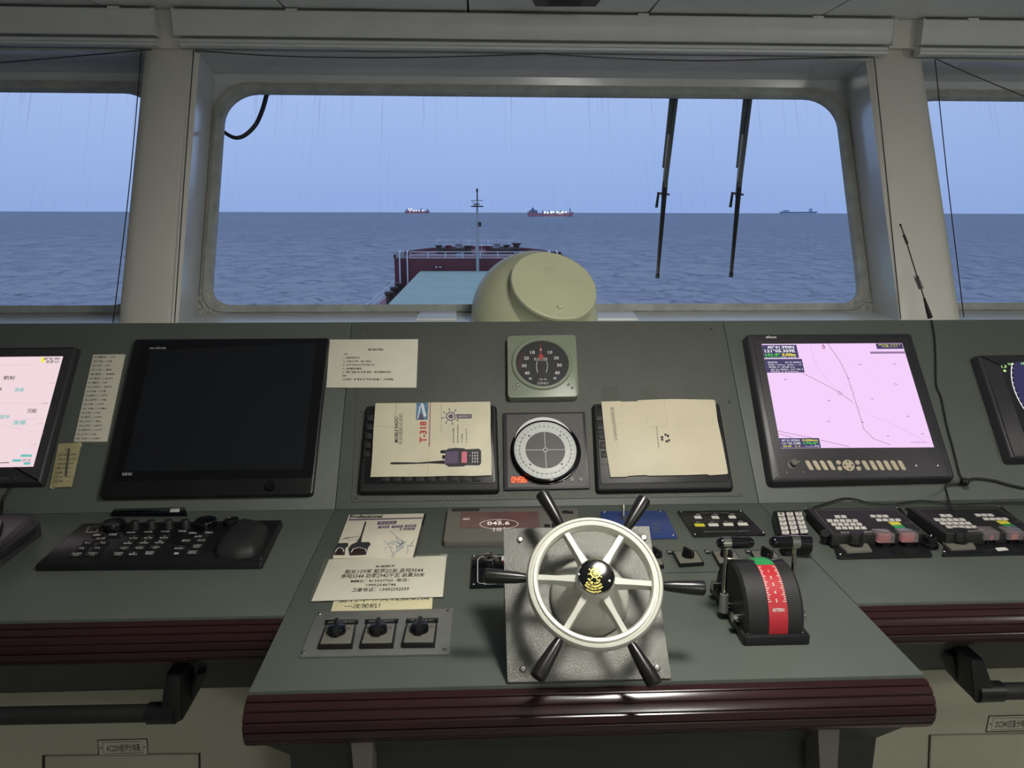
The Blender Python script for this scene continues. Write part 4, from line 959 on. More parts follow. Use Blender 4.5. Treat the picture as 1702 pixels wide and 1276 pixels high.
for s, x0, y0, x1, y1 in (('0', 560, 378, 596, 425), ('10', 405, 420, 480, 472), ('10', 690, 420, 765, 472), ('20', 303, 512, 384, 568), ('20', 790, 510, 872, 562), ('30', 265, 637, 347, 690), ('30', 840, 628, 922, 680), ('40', 313, 755, 396, 810), ('40', 806, 752, 888, 806), ('45', 378, 853, 432, 892), ('45', 780, 850, 832, 886), ('RUDDER', 472, 533, 692, 580), ('YD-45', 550, 872, 672, 900), ('亿航电子', 520, 928, 706, 970)):
    t.text(s, [gd(x0, y0), gd(x1, y0), gd(x1, y1), gd(x0, y1)], hd, whitep, offset=0.02 if len(s) < 3 else 0.0)
for sg in (-1, 1):
    t.lines('hull_outline', [[gd(595+sg*75, 588), gd(597+sg*90, 650), gd(597+sg*88, 700), gd(596+sg*72, 772)]], 0.0016, hd, whitep)
t.slab('pointer', [gd(574, 305), gd(579, 305), gd(585, 470), gd(640, 520), gd(600, 520), gd(588, 570), gd(572, 570), gd(560, 520), gd(530, 520), gd(570, 470)], hd+0.0006, hd+0.0014, redink)
MB().lathe([(rg*0.995, 0.0296), (0, 0.0298)], 48, (c_[0], c_[1], 0)).build('dial_glass', lensm, t.o)
for pts, m in ((((178, 962), (208, 945), (236, 985), (206, 1003)), ink), (((120, 1022), (150, 1008), (180, 1040), (150, 1058)), ink), (((1000, 978), (1035, 945), (1058, 965), (1022, 1000)), greyink), (((1058, 1030), (1090, 995), (1118, 1015), (1085, 1050)), greyink)):
    t.slab('corner_mark', [gd(*p) for p in pts], 0.0268, 0.0274, m)
    t.slab('corner_mark', [tuple(Vector(gd(*p)).lerp(Vector(gd(sum(a[0] for a in pts)/4, sum(a[1] for a in pts)/4)), 0.45)) for p in pts], 0.027, 0.0277, whitep if m is ink else greygreen)
# compass repeater
t = T('compass_repeater', 'dark compass repeater with a white graduated ring and a red digital bearing', 'compass', PAN, 907, 748)
q = [(836, 686), (972, 684), (981, 811), (838, 814)]
t.slab('plate', q, HP, 0.010, bezel, bev=0.001, r=0.002)
t.slab('front_label', [(842, 689), (968, 687), (976, 807), (844, 810)], 0.010, 0.0105, mat('compass_front_paint', (74, 70, 70), 0.35, bump=0.3, bs=700))
c_ = t.q(906.5, 747, 0.03)
rx = (t.q(959, 747, 0.03)[0]-t.q(854, 747, 0.03)[0])/2
cc = t.q(907, 751, 0.012)
MB().lathe([(rx*1.13, 0.0105), (rx*1.13, 0.0125), (rx*1.11, 0.0135), (rx*1.08, 0.0135), (rx*1.07, 0.012)], 56, (cc[0], cc[1]+0.002, 0)).build('base_ring', blackg, t.o)
MB().lathe([(rx*0.98, 0.0125), (rx*0.98, 0.0138), (rx*0.5, 0.0138)], 56, (c_[0], c_[1]+rx*0.27, 0)).build('top_crescent', whitep, t.o)  # plain white disc set off upward, leaving a crescent above the bezel
MB().lathe([(rx*1.02, 0.0138), (rx*1.05, 0.022), (rx*1.045, 0.0285), (rx*1.0, 0.0300), (rx*0.985, 0.028), (rx*0.9, 0.028)], 64, (c_[0], c_[1], 0)).build('bezel_ring', blackg, t.o)
MB().lathe([(rx*0.985, 0.0278), (rx*0.985, 0.0286), (rx*0.63, 0.0286), (rx*0.63, 0.0278)], 64, (c_[0], c_[1], 0), close=True).build('compass_card', mat('card_white', (206, 208, 204), 0.3), t.o)
MB().lathe([(rx*0.632, 0.0278), (rx*0.632, 0.0284), (0, 0.0284)], 48, (c_[0], c_[1], 0)).build('inner_dial', mat('dial_grey', (84, 80, 80), 0.45), t.o)
tk = MB(); lb_ = MB(); o0 = Vector(c_)
for k in range(72):
    a = math.radians(k*5); d = Vector((math.cos(a), math.sin(a))); e2 = Vector((-d.y, d.x))*0.0005
    r0 = 0.9 if k % 2 == 0 else 0.93
    tk.prism([o0+d*rx*r0-e2, o0+d*rx*0.975-e2, o0+d*rx*0.975+e2, o0+d*rx*r0+e2], 0.0286, 0.0289)
tk.build('degree_ticks', greyink, t.o)
for k in range(36):
    vs, fs = text_points('%d' % ((k*10+46) % 360), 0.02)
    a = math.radians(90-k*10); w_ = max(v[0] for v in vs)
    for x, y, _ in vs:
        p = o0+Vector((math.cos(a), math.sin(a)))*(rx*0.80+y*0.0052)+Vector((math.sin(a), -math.cos(a)))*((x-w_/2)*0.0052); lb_.v.append((p.x, p.y, 0.0289))
    n0 = len(lb_.v)-len(vs); lb_.f += [tuple(i+n0 for i in f) for f in fs]
lb_.build('degree_figures', ink, t.o, smooth=0, recalc=False)
for k in range(4):
    a = math.radians(45+90*k); p = o0+Vector((math.cos(a), math.sin(a)))*rx*0.70
    s_ = 1 if k < 2 else -1
    MB().prism([p+Vector((0, 0.0035*s_)), p+Vector((0.003, -0.002*s_)), p+Vector((-0.003, -0.002*s_))], 0.0286, 0.0290).build('quarter_mark', ink, t.o)
cr_ = MB()
for k in range(4):
    a = k*math.pi/2; d = Vector((math.cos(a), math.sin(a))); cr_.ribbon([o0+d*rx*0.065, o0+d*rx*0.625], 0.0011, 0.0284, 0.0288)
cr_.lathe([(rx*0.055, 0.0285), (rx*0.055, 0.0289), (rx*0.072, 0.0289), (rx*0.072, 0.0285)], 20, (c_[0], c_[1], 0), close=True); cr_.build('cross_hair', whitep, t.o)
def cg(x, y): return (835+x*0.10973, 680+y*0.10973)
t.slab('led_window', [cg(125, 1015), cg(385, 1010), cg(388, 1115), cg(128, 1120)], 0.0105, 0.0109, mat('led_window_red', (90, 20, 10), 0.3, emit=(150, 26, 6), es=1.0))
def seg7(t_, s, quad, hh, m, name='digits', wd=0.17):
    b = MB(); n = len(s.replace('.', '')); i = 0
    SEG = {'0': 'abcdef', '4': 'fgbc', '5': 'afgcd', '6': 'afgedc'}
    L7 = {'a': ((0, 1), (1, 1)), 'b': ((1, 1), (1, .5)), 'c': ((1, .5), (1, 0)), 'd': ((0, 0), (1, 0)), 'e': ((0, 0), (0, .5)), 'f': ((0, .5), (0, 1)), 'g': ((0, .5), (1, .5))}
    TL, TR, BR, BL = [Vector(p) for p in t_.P(quad, hh)]
    f = lambda a, c: (BL*(1-a)+BR*a)*(1-c)+(TL*(1-a)+TR*a)*c
    cw = (TR-TL).length/n
    for ch in s:
        if ch == '.':
            p = f((i-0.08)/n, 0.03); b.prism(circ(p.x, p.y, cw*0.09, 8), hh-0.0003, hh); continue
        for k in SEG[ch]:
            (x0, y0), (x1, y1) = L7[k]; b.ribbon([f((i+0.1+x0*0.68)/n, y0), f((i+0.1+x1*0.68)/n, y1)], cw*wd, hh-0.0003, hh)
        i += 1
    return b.build(name, m, t_.o, smooth=0)
seg7(t, '045.6', [cg(140, 1030), cg(365, 1028), cg(362, 1100), cg(138, 1103)], 0.0114, led_core)
t.text('Repeater Compass', [cg(62, 90), cg(345, 88), cg(345, 118), cg(64, 122)], 0.0108, greyink)
for px in ((435, 1078), (930, 1073)):
    x_, y_ = t.q(*cg(*px), 0.011); MB().lathe([(0.0027, 0.0105), (0.0024, 0.012), (0, 0.0122)], 12, (x_, y_, 0)).build('lamp_dot', whitep, t.o)
for px, s_ in (((1052, 1055), -1), ((1182, 1052), 1)):
    x_, y_ = t.q(*cg(*px), 0.011)
    kb = MB().lathe([(0.0066, 0.0105), (0.0066, 0.0118), (0.0056, 0.0122), (0, 0.0122)], 18, (x_, y_, 0)).build('push_button', black, t.o)
    MB().lathe([(0.0050, 0.0121), (0.0050, 0.0126), (0.0056, 0.0126), (0.0056, 0.0121)], 20, (x_, y_, 0), close=True).build('button_ring', whitep, kb)
    MB().prism([(x_, y_+s_*0.0028), (x_+0.0026, y_-s_*0.0018), (x_-0.0026, y_-s_*0.0018)], 0.0122, 0.0126).build('arrow', whitep, kb)
# ------------------------------------------------------------------ on the desk, left part
Z0 = 0.0006
def kb_px(x, y): return (x*0.29377, 700+y*0.29377)
t = T('radar_keyboard', 'black radar keyboard with white key lettering and a palm rest, below the black monitor', 'keyboard', DESK, 260, 905)
hk = 0.014
t.slab('base', [kb_px(462, 572), kb_px(1602, 553), kb_px(1482, 800), kb_px(190, 812)], Z0, hk, black, bev=0.004, r=0.006, taper=0.002)
KH = hk+0.0022
def key_at(cx, cy, w, hh, name='key'):
    lean = -0.55*hh*0.5
    q_ = [(cx-w/2-lean*0.9, cy-hh/2), (cx+w/2-lean*0.9, cy-hh/2), (cx+w/2+lean*0.9, cy+hh/2), (cx-w/2+lean*0.9, cy+hh/2)]
    t.slab(name, [kb_px(*p) for p in q_], hk+0.0001, KH, softblack, bev=0.0006, r=0.002); return q_
for s, cx, cy, w in (('F1', 497, 687, 62), ('F2', 584, 686, 62), ('F3', 463, 717, 62), ('F4', 553, 715, 62), ('ALARM\nACK', 432, 750, 72), ('STBY\nTX', 523, 748, 72), ('EBL', 552, 642, 60), ('VRM', 638, 640, 60), ('EBL OFS', 571, 662, 66),
    ('1\nHL OFF', 757, 655, 62), ('2\nEBL OFS', 842, 653, 62), ('3\nMODE', 930, 652, 62), ('4\nPANEL', 727, 683, 66), ('5\nINDEX', 818, 681, 66), ('6\nLINE', 905, 679, 66), ('7\nVECTOR\nTIME', 702, 713, 68), ('8\nVECTOR\nMODE', 790, 711, 68), ('9\nTARGET\nLIST', 880, 709, 68),
    ('CANCEL\nTRAILS', 670, 747, 70), ('0\nBRILL', 757, 745, 66), ('ENTER\nMARK', 848, 742, 66), ('MENU', 1053, 674, 60), ('ACQ', 1140, 672, 60), ('+\nRANGE', 1015, 712, 66), ('−', 998, 746, 50), ('TARGET\nDATA', 1115, 704, 66), ('TARGET\nCANCEL', 1090, 738, 70), ('AUTO', 1122, 651, 54)):
    n = s.count('\n'); q_ = key_at(cx, cy, w, 25+3*(n > 0))
    f = [(cx-w*0.36+4, cy-(7 if n else 5)), (cx+w*0.36+4, cy-(7 if n else 5)), (cx+w*0.36-5, cy+(10 if n else 5)), (cx-w*0.36-5, cy+(10 if n else 5))]
    if len(s) <= 2 and n == 0: f = [(cx-12, cy-4), (cx+14, cy-4), (cx+10, cy+5), (cx-14, cy+5)]
    t.text(s, [kb_px(*p) for p in f], KH+0.0003, whitep, 'key_lettering', offset=0.012, align='CENTER', spacing=0.9)
for s, x_, y_ in (('GAIN', 742, 628), ('A/C SEA', 840, 625), ('A/C RAIN', 935, 623), ('TUNE', 1032, 621), ('EBL', 1094, 631), ('VRM', 1180, 629)):
    t.text(s, [kb_px(x_-22, y_-4), kb_px(x_+24, y_-4), kb_px(x_+20, y_+4), kb_px(x_-26, y_+4)], hk+0.0004, whitep, 'lettering', offset=0.02)
for (px, rr_, hh, n_) in ((kb_px(645, 605), 62, 0.016, 'rotary_dial'), (kb_px(1168, 592), 60, 0.016, 'rotary_dial'), (kb_px(1310, 580), 42, 0.012, 'rotary_dial')):
    x_, y_ = t.q(*px, hk); r_ = abs(t.q(px[0]+rr_*0.2938, px[1], hk)[0]-x_)
    MB().lathe([(r_, hk), (r_, hk+hh-0.003), (r_*0.93, hk+hh), (r_*0.8, hk+hh), (r_*0.74, hk+hh-0.0015), (0, hk+hh-0.0015)], 32, (x_, y_, 0)).build(n_, blackg if rr_ > 50 else black, t.o)
for px in ((765, 606), (858, 604), (955, 602), (1050, 600)):
    x_, y_ = t.q(*kb_px(*px), hk); MB().lathe([(0.011, hk), (0.0095, hk+0.004), (0.0085, hk+0.017), (0.0075, hk+0.0185), (0, hk+0.0185)], 20, (x_, y_, 0)).build('control_knob', softblack, t.o)
t.slab('power_key', [kb_px(*p) for p in ((500, 592), (570, 590), (548, 626), (478, 628))], hk, hk+0.003, greyplast, bev=0.0008, r=0.002)
t.slab('power_key_cap', [kb_px(*p) for p in ((508, 594), (560, 593), (545, 618), (494, 620))], hk+0.003, hk+0.0038, black, bev=0.0004, r=0.002)
pr = [kb_px(*p) for p in ((1375, 548), (1430, 556), (1520, 590), (1480, 690), (1440, 735), (1330, 752), (1215, 745), (1225, 700), (1290, 620))]
poly = rnd(t.P(pr, hk+0.012), 0.012)
dome(poly, hk, 0.030).build('palm_rest', softblack, t.o, smooth=60)
t.screw(*kb_px(1474, 776), hk, 0.002); t.screw(*kb_px(575, 795), hk-0.002, 0.0016)
t = T('radar_keyboard', 'thick dark keyboard unit cut off by the left edge of the picture', 'keyboard', DESK, 10, 900)
t.slab('base', [(-160, 862), (52, 860), (69, 874), (0, 927), (-240, 936)], Z0, 0.03, bezel, bev=0.005, r=0.01, at=0.02)
t.slab('raised_top', [(-150, 864), (5, 862), (0, 880), (-60, 912), (-210, 916)], 0.03, 0.045, black, bev=0.004, r=0.006)
t.slab('side_bar', [(38, 866), (56, 862), (60, 876), (-12, 926), (-26, 920)], 0.03, 0.042, softblack, bev=0.003, r=0.005)
x_, y_ = t.q(-40, 885, 0.045); MB().lathe([(0.02, 0.045), (0.02, 0.055), (0.017, 0.058), (0, 0.058)], 24, (x_, y_, 0)).build('rotary_dial', black, t.o)
t = T('ruler_case', 'slim black case with a white sticker behind the radar keyboard', 'case', DESK, 247, 851)
t.slab('body', [(190, 846), (308, 843.5), (311, 853), (184, 853.5)], Z0, 0.010, blackg, bev=0.002, r=0.003, at=0.008)
t.slab('sticker', [(284, 845), (299, 844.8), (298, 850.5), (282, 850.8)], 0.0101, 0.0104, whitep)
t.text('||||| ||', [(286, 846), (297, 845.8), (296.5, 848), (285, 848.2)], 0.0106, ink, 'bar_marks')
# printed box 'professional'
def z7(x, y): return (480+x*0.23516, 830+y*0.23516)
t = T('radio_box', 'small flat printed box picturing two radio tops, behind the paper sheet', 'box', DESK, 630, 890)
q = [z7(425, 108), z7(955, 97), z7(880, 392), z7(312, 402)]
hb = 0.007
t.slab('carton', q, Z0, hb, mat('box_print', (226, 218, 200), 0.4), bev=0.0008, at=hb)
t.slab('dark_side', [z7(960, 98), z7(968, 102), z7(890, 398), z7(882, 394)], Z0, hb-0.001, blackg, at=hb)
hb += 0.0003
t.slab('purple_band', [z7(425, 138), z7(945, 126), z7(943, 134), z7(420, 148)], hb-0.0002, hb, purpleink)
t.text('Professional', [z7(436, 110), z7(665, 106), z7(660, 128), z7(430, 132)], hb+0.0003, ink, offset=0.03)
t.text('1988', [z7(790, 200), z7(897, 197), z7(890, 214), z7(782, 220)], hb+0.0003, purpleink, offset=0.02)
for a in ([(630, 155), (765, 150), (758, 172), (624, 178)], [(636, 186), (714, 183), (708, 200), (629, 203)], [(730, 183), (810, 180), (804, 197), (724, 200)], [(823, 179), (903, 176), (897, 193), (817, 196)]):
    s_ = t.slab('badge_print', [z7(*p) for p in a], hb-0.0001, hb+0.0001, purpleink)
for s, a in (('防水防尘', [(645, 160), (750, 156), (745, 168), (640, 172)]), ('对讲机', [(648, 189), (705, 187), (700, 198), (643, 200)]), ('大功率', [(740, 186), (800, 184), (796, 195), (735, 197)]), ('超清晰', [(833, 182), (893, 180), (889, 191), (828, 193)])):
    t.text(s, [z7(*p) for p in a], hb+0.0004, paper)
for pts in ([(430, 395), (420, 345), (440, 318), (480, 300), (505, 262), (538, 156), (550, 156), (518, 262), (512, 300), (570, 300), (578, 318), (560, 340), (545, 390)], [(322, 392), (330, 340), (350, 308), (418, 305), (422, 325), (400, 345), (395, 392)]):
    t.slab('radio_print', [z7(*p) for p in pts], hb-0.0001, hb+0.0002, bezel)
for c0_, w_ in ((492, 50), (355, 28)):
    t.slab('radio_print', [z7(c0_-w_, 392), z7(c0_-w_+6, 355), z7(c0_, 340), z7(c0_+w_-4, 352), z7(c0_+w_-8, 390)], hb+0.0002, hb+0.0003, maroon)
    t.lines('arc_print', [[z7(c0_-w_, 372), z7(c0_-w_+14, 348), z7(c0_+6, 337), z7(c0_+w_, 348), z7(c0_+w_+6, 368)]], 0.0018, hb+0.0006, whitep)
rr_ = random.Random(11)
segs = []
for k in range(26):
    a = rr_.uniform(0, 6.28); cx_, cy_ = 765+rr_.gauss(0, 30), 315+rr_.gauss(0, 22)
    segs.append([z7(cx_, cy_), z7(cx_+rr_.gauss(0, 26), cy_+rr_.gauss(0, 20)), z7(cx_+rr_.gauss(0, 40), cy_+rr_.gauss(0, 30))])
o = t.lines('water_splash_print', segs, 0.0007, hb+0.0002, blueink); o['kind'] = 'stuff'
for k in range(5):
    f_ = k*26
    t.lines('ripple_print', [[z7(375+f_*0.2, 285-k*4), z7(400+f_, 270-k*3), z7(430+f_*0.5, 290)]], 0.0006, hb+0.0002, greyink)
# two paper sheets
t = T('ship_data_sheet', 'large laminated sheet of ship data taped to the desk above the three switches', 'paper', DESK, 640, 960)
q = [z7(285, 422), z7(1115, 395), z7(1088, 685), z7(160, 716)]
t.slab('lamination', [z7(245, 418), z7(1125, 382), z7(1100, 690), z7(140, 722)], 0.0016, 0.0019, tape)
t.slab('sheet', q, 0.002, 0.0026, paper, bev=0.0002)
for s, x0, y0, x1, y1 in (('永威航海', 612, 462, 752, 480), ('船长129米 船宽22米 总吨9544', 397, 487, 950, 520), ('净吨5344 功率2942千瓦 总高30米', 368, 520, 960, 552), ('MMSI：413507760  电话：', 440, 560, 850, 584), ('19952546746', 548, 593, 758, 612), ('卫星电话：13492592559', 446, 620, 850, 648)):
    sl_ = -(y1-y0)*0.35; dy = -(x1-x0)*0.022
    t.text(s, [z7(x0-sl_*0.5, y0-dy*0.5), z7(x1-sl_*0.5, y0+dy*0.5), z7(x1+sl_*0.5, y1+dy*0.5), z7(x0+sl_*0.5, y1-dy*0.5)], 0.0029, ink, offset=0.012)
t.lines('tape_glint', [[z7(1070, 390), z7(1118, 386), z7(1112, 400)]], 0.0012, 0.003, whitep)
t = T('handwritten_note', 'small yellowish paper strip with a reminder, sticking out under the ship data sheet', 'paper', DESK, 635, 1003)
q = [z7(330, 670), z7(1020, 650), z7(1012, 771), z7(297, 791)]
t.slab('sheet', q, 0.0006, 0.0012, paper2, bev=0.0001)
t.text('航行中每天12点切换', [z7(362, 697), z7(1000, 676), z7(995, 708), z7(352, 728)], 0.0015, greyink, offset=0.015)
t.text('一次舵机！', [z7(400, 738), z7(650, 732), z7(642, 766), z7(385, 772)], 0.0015, greyink, offset=0.015)
# rotary switches
def switch(t, q, parent, z0, kc, rk, ang, m_plate=greyplast, th=0.008):
    """square switch plate with a winged knob"""
    p = t.slab('switch_plate', q, z0, z0+th, black, bev=0.001, r=0.002, at=z0+th)
    t.slab('plate_face', qlerp(q, 0.05, 0.05, 0.95, 0.93), z0+th, z0+th+0.0006, m_plate, bev=0.0002, r=0.002, parent=p)
    z1 = z0+th+0.0006
    x_, y_ = t.q(*kc, z1); r_ = rk
    MB().lathe([(r_, z1), (r_, z1+0.007), (r_*0.9, z1+0.0095), (r_*0.3, z1+0.0105), (0, z1+0.0105)], 24, (x_, y_, 0)).build('knob', blackg, p)
    ca, sa = math.cos(ang), math.sin(ang)
    pl_ = [(-r_*1.25, -r_*0.34), (r_*1.1, -r_*0.28), (r_*1.3, 0), (r_*1.1, r_*0.28), (-r_*1.25, r_*0.34)]
    MB().prism([(x_+a*ca-b_*sa, y_+a*sa+b_*ca) for a, b_ in pl_], z1+0.004, z1+0.017, 0.002, taper=0.001).build('grip', black, p)
    return p
t = T('switch_panel', 'grey metal panel with three rotary switches at the front left of the helm desk', 'switch panel', DESK, 625, 1052)
t.slab('panel', [z7(200, 790), z7(1160, 768), z7(1136, 1088), z7(76, 1108)], Z0, 0.004, alu, bev=0.0008)
for px in ((218, 808), (1128, 785), (1103, 1062), (105, 1083)): t.screw(*z7(*px), 0.004, 0.0035)
for k, (qs, lb, kc, ag) in enumerate((([(262, 880), (475, 876), (448, 1026), (205, 1030)], [(258, 850), (496, 845), (488, 878), (250, 882)], (340, 935), 1.70), ([(545, 872), (762, 868), (738, 1022), (500, 1026)], [(540, 845), (778, 840), (770, 872), (535, 877)], (632, 930), 1.62), ([(832, 866), (1050, 866), (1032, 1018), (797, 1020)], [(830, 838), (1058, 834), (1054, 868), (825, 871)], (925, 922), 1.57))):
    t.slab('label_plate', [z7(*p) for p in lb], 0.004, 0.0052, blackg, bev=0.0003)
    t.text(('自动操舵', '随动操舵', '手动操舵')[k], qlerp([z7(*p) for p in lb], 0.12, 0.25, 0.88, 0.75), 0.0055, greyplast, 'label_lettering')
    p = switch(t, [z7(*a) for a in qs], None, 0.004, z7(*kc), 0.0155, ag)
    t.text(('断', '停', '左')[k], [z7(kc[0]-85, kc[1]-35), z7(kc[0]-62, kc[1]-35), z7(kc[0]-64, kc[1]-15), z7(kc[0]-88, kc[1]-15)], 0.0129, ink, 'mark', p)
    t.text(('合', '1#', '右')[k], [z7(kc[0]+75, kc[1]-35), z7(kc[0]+98, kc[1]-35), z7(kc[0]+94, kc[1]-15), z7(kc[0]+72, kc[1]-15)], 0.0129, ink, 'mark', p)
def z1r(x, y): return (980+x*0.23516, 820+y*0.23516)
for k, (qs, kc, lb) in enumerate((([(380, 405), (490, 403), (530, 492), (528, 508), (420, 512)], (470, 430), 'rotary switch half hidden behind the right side of the steering wheel plate'), ([(583, 402), (755, 400), (812, 488), (635, 500)], (695, 432), 'rotary switch nearest to the steering wheel, in the row behind the engine levers'), ([(862, 402), (1025, 400), (1085, 486), (915, 498)], (965, 430), 'middle rotary switch behind the left engine lever'), ([(1132, 400), (1300, 396), (1372, 482), (1180, 490)], (1250, 428), 'rotary switch right behind the engine telegraph'))):
    pq = [z1r(*a) for a in qs]
    t = T('rotary_switch', lb, 'switch', DESK, *z1r(*kc), group='rotary switches behind the engine telegraph')
    pq4 = pq if len(pq) == 4 else [pq[0], pq[1], pq[3], pq[4]]
    switch(t, pq4, None, Z0, z1r(kc[0], kc[1]+10), 0.0125, 1.95, th=0.007)
    if k:
        lp = [(kc[0]-155, kc[1]-36), (kc[0]-120, kc[1]-37), (kc[0]-108, kc[1]-8), (kc[0]-142, kc[1]-7)]
        t.slab('label_plate', [z1r(*p) for p in lp], Z0, 0.002, black, bev=0.0003)
        t.text(('启动', '停车', '消音')[k-1], qlerp([z1r(*p) for p in lp], 0.15, 0.25, 0.85, 0.75), 0.0023, whitep, 'label_lettering')
# autopilot display, blue plate, push button panel, black plate
def z8(x, y): return (720+x*0.28219, 800+y*0.28219)
t = T('autopilot_display', 'grey autopilot display with a dim red window reading 045, behind the steering wheel', 'display', DESK, 850, 872)
t.slab('case', [z8(85, 160), z8(850, 158), z8(868, 350), z8(58, 356)], Z0, 0.014, greyplast, bev=0.003, r=0.008, at=0.012)
t.slab('window', [z8(163, 180), z8(618, 178), z8(628, 270), z8(152, 275)], 0.014, 0.0146, lcd_red, r=0.002)
t.slab('keypad_field', [z8(632, 170), z8(830, 168), z8(845, 300), z8(645, 300)], 0.014, 0.0145, greyplast)
t.text('045.6', [z8(318, 236), z8(450, 234), z8(450, 254), z8(318, 256)], 0.0149, lcd_t, 'digits', offset=0.02)
t.text('HDG', [z8(176, 216), z8(214, 215), z8(214, 225), z8(176, 226)], 0.0149, lcd_t, 'digits')
t.text('S 03 T 1', [z8(352, 272), z8(446, 270), z8(446, 290), z8(352, 292)], 0.0149, lcd_t, 'digits')
cx_, cy_ = t.q(*z8(388, 250), 0.0149); rx_ = abs(t.q(*z8(502, 250), 0.0149)[0]-cx_)
MB().lathe([(rx_, 0.0146), (rx_, 0.0149), (rx_*0.98, 0.0149), (rx_*0.98, 0.0146)], 40, (cx_, cy_, 0), ey=0.62, close=True).build('bearing_ring', lcd_t, t.o)
MB().ribbon([(cx_-0.005, cy_+rx_*0.42), (cx_, cy_+rx_*0.52), (cx_+0.005, cy_+rx_*0.42)], 0.0014, 0.0146, 0.0149).build('lubber_mark', lcd_t, t.o)
for a in ((672, 172), (760, 170), (690, 212), (655, 250), (700, 240), (790, 172), (700, 255)):
    t.slab('key', [z8(a[0], a[1]), z8(a[0]+34, a[1]), z8(a[0]+36, a[1]+14), z8(a[0], a[1]+14)], 0.0145, 0.0165, softblack, bev=0.0005)
t.slab('label_strip', [z8(112, 160), z8(272, 158), z8(272, 173), z8(110, 175)], 0.0141, 0.0145, black)
t.text('AUTOPILOT NP60', [z8(122, 163), z8(262, 161), z8(262, 170), z8(122, 172)], 0.0148, greyplast)
t = T('blue_control_plate', 'blue metal control plate with a small toggle switch, behind the steering wheel', 'control plate', DESK, 1060, 870)
q = [z1r(75, 125), z1r(532, 118), z1r(625, 308), z1r(120, 318)]
t.slab('plate', q, Z0, 0.004, bluep, bev=0.001, r=0.003)
for px in ((105, 132), (500, 128), (590, 296)): t.screw(*z1r(*px), 0.004, 0.0028)
x_, y_ = t.q(*z1r(238, 180), 0.004)
MB().lathe([(0.0075, 0.004), (0.0075, 0.007), (0.0055, 0.008), (0.0055, 0.012), (0.003, 0.013), (0, 0.013)], 16, (x_, y_, 0)).build('toggle_bush', chrome, t.o)
MB().bar((x_, y_, 0.012), (x_+0.001, y_+0.012, 0.034), 0.0022, 0.0034, 12).build('toggle_lever', chrome, t.o)
for k in range(3): t.text(('备用电源', '报警', '试验')[k], [z1r(440, 215+k*26), z1r(500, 214+k*26), z1r(508, 226+k*26), z1r(446, 228+k*26)], 0.0044, greyplast)
t = T('push_button_panel', 'black panel with seven small push buttons, one of them yellow', 'button panel', DESK, 1200, 868)
q = [z1r(618, 122), z1r(1075, 116), z1r(1245, 288), z1r(735, 300)]
t.slab('panel', q, Z0, 0.004, black, bev=0.001, r=0.002)
for px in ((645, 130), (1068, 125), (745, 290), (1228, 276)): t.screw(*z1r(*px), 0.004, 0.0026)
for k, (px, m) in enumerate((((765, 164), keyw), ((888, 164), keyw), ((1008, 162), keyw), ((777, 219), yellowp), ((875, 217), keyw), ((980, 214), keyw), ((1082, 212), keyw))):
    w_ = 26 if k < 3 else 36
    t.slab('button_bezel', [z1r(px[0]-w_-10, px[1]-14), z1r(px[0]+w_+2, px[1]-14), z1r(px[0]+w_+14, px[1]+15), z1r(px[0]-w_, px[1]+15)], 0.004, 0.0055, blackg, bev=0.0004)
    t.slab('button', [z1r(px[0]-w_-3, px[1]-8), z1r(px[0]+w_-6, px[1]-8), z1r(px[0]+w_+4, px[1]+9), z1r(px[0]-w_+5, px[1]+9)], 0.0055, 0.0075, m, bev=0.0005)
t.text('驾驶室航行值班报警系统', [z1r(780, 133), z1r(980, 130), z1r(984, 139), z1r(783, 142)], 0.0044, greyplast)
t.text('BRIDGE NAVIGATIONAL WATCH', [z1r(805, 264), z1r(1120, 258), z1r(1130, 270), z1r(810, 276)], 0.0044, greyplast)
for k, s in enumerate(('主机', '停车', '故障', '试灯', '消音', '复位', '电源')):
    px = ((765, 148), (888, 148), (1008, 147), (767, 203), (865, 202), (968, 199), (1070, 197))[k]
    t.text(s, [z1r(px[0]-16, px[1]-5), z1r(px[0]+12, px[1]-5), z1r(px[0]+14, px[1]+3), z1r(px[0]-14, px[1]+3)], 0.0044, whitep)
t = T('steering_mode_plate', 'black white-bordered control plate with a chrome switch, left of the steering wheel', 'control plate', DESK, 815, 950)
q = [z8(228, 432), z8(560, 425), z8(562, 612), z8(215, 622)]
t.slab('plate', q, Z0, 0.004, blackg, bev=0.0008, r=0.002)
for px in ((240, 440), (238, 606)): t.screw(*z8(*px), 0.004, 0.0032)
t.lines('white_border', [[z8(420, 438), z8(282, 442), z8(262, 460), z8(262, 590), z8(272, 598), z8(300, 600)]], 0.0014, 0.0044, whitep)
t.text('镇江船舶电器', [z8(296, 596), z8(420, 593), z8(420, 603), z8(296, 607)], 0.0044, whitep)
x_, y_ = t.q(*z8(330, 462), 0.004)
MB().lathe([(0.012, 0.004), (0.012, 0.008), (0.0095, 0.010), (0.0095, 0.017), (0.0075, 0.018), (0, 0.018)], 20, (x_, y_, 0)).build('chrome_switch', chrome, t.o)
t.slab('white_tag', [z8(405, 440), z8(425, 440), z8(425, 462), z8(402, 464)], 0.004, 0.005, whitep); t.slab('red_mark', [z8(412, 464), z8(424, 464), z8(424, 472), z8(410, 472)], 0.004, 0.0048, redink)
t.screw(*z8(320, 524), 0.004, 0.002)
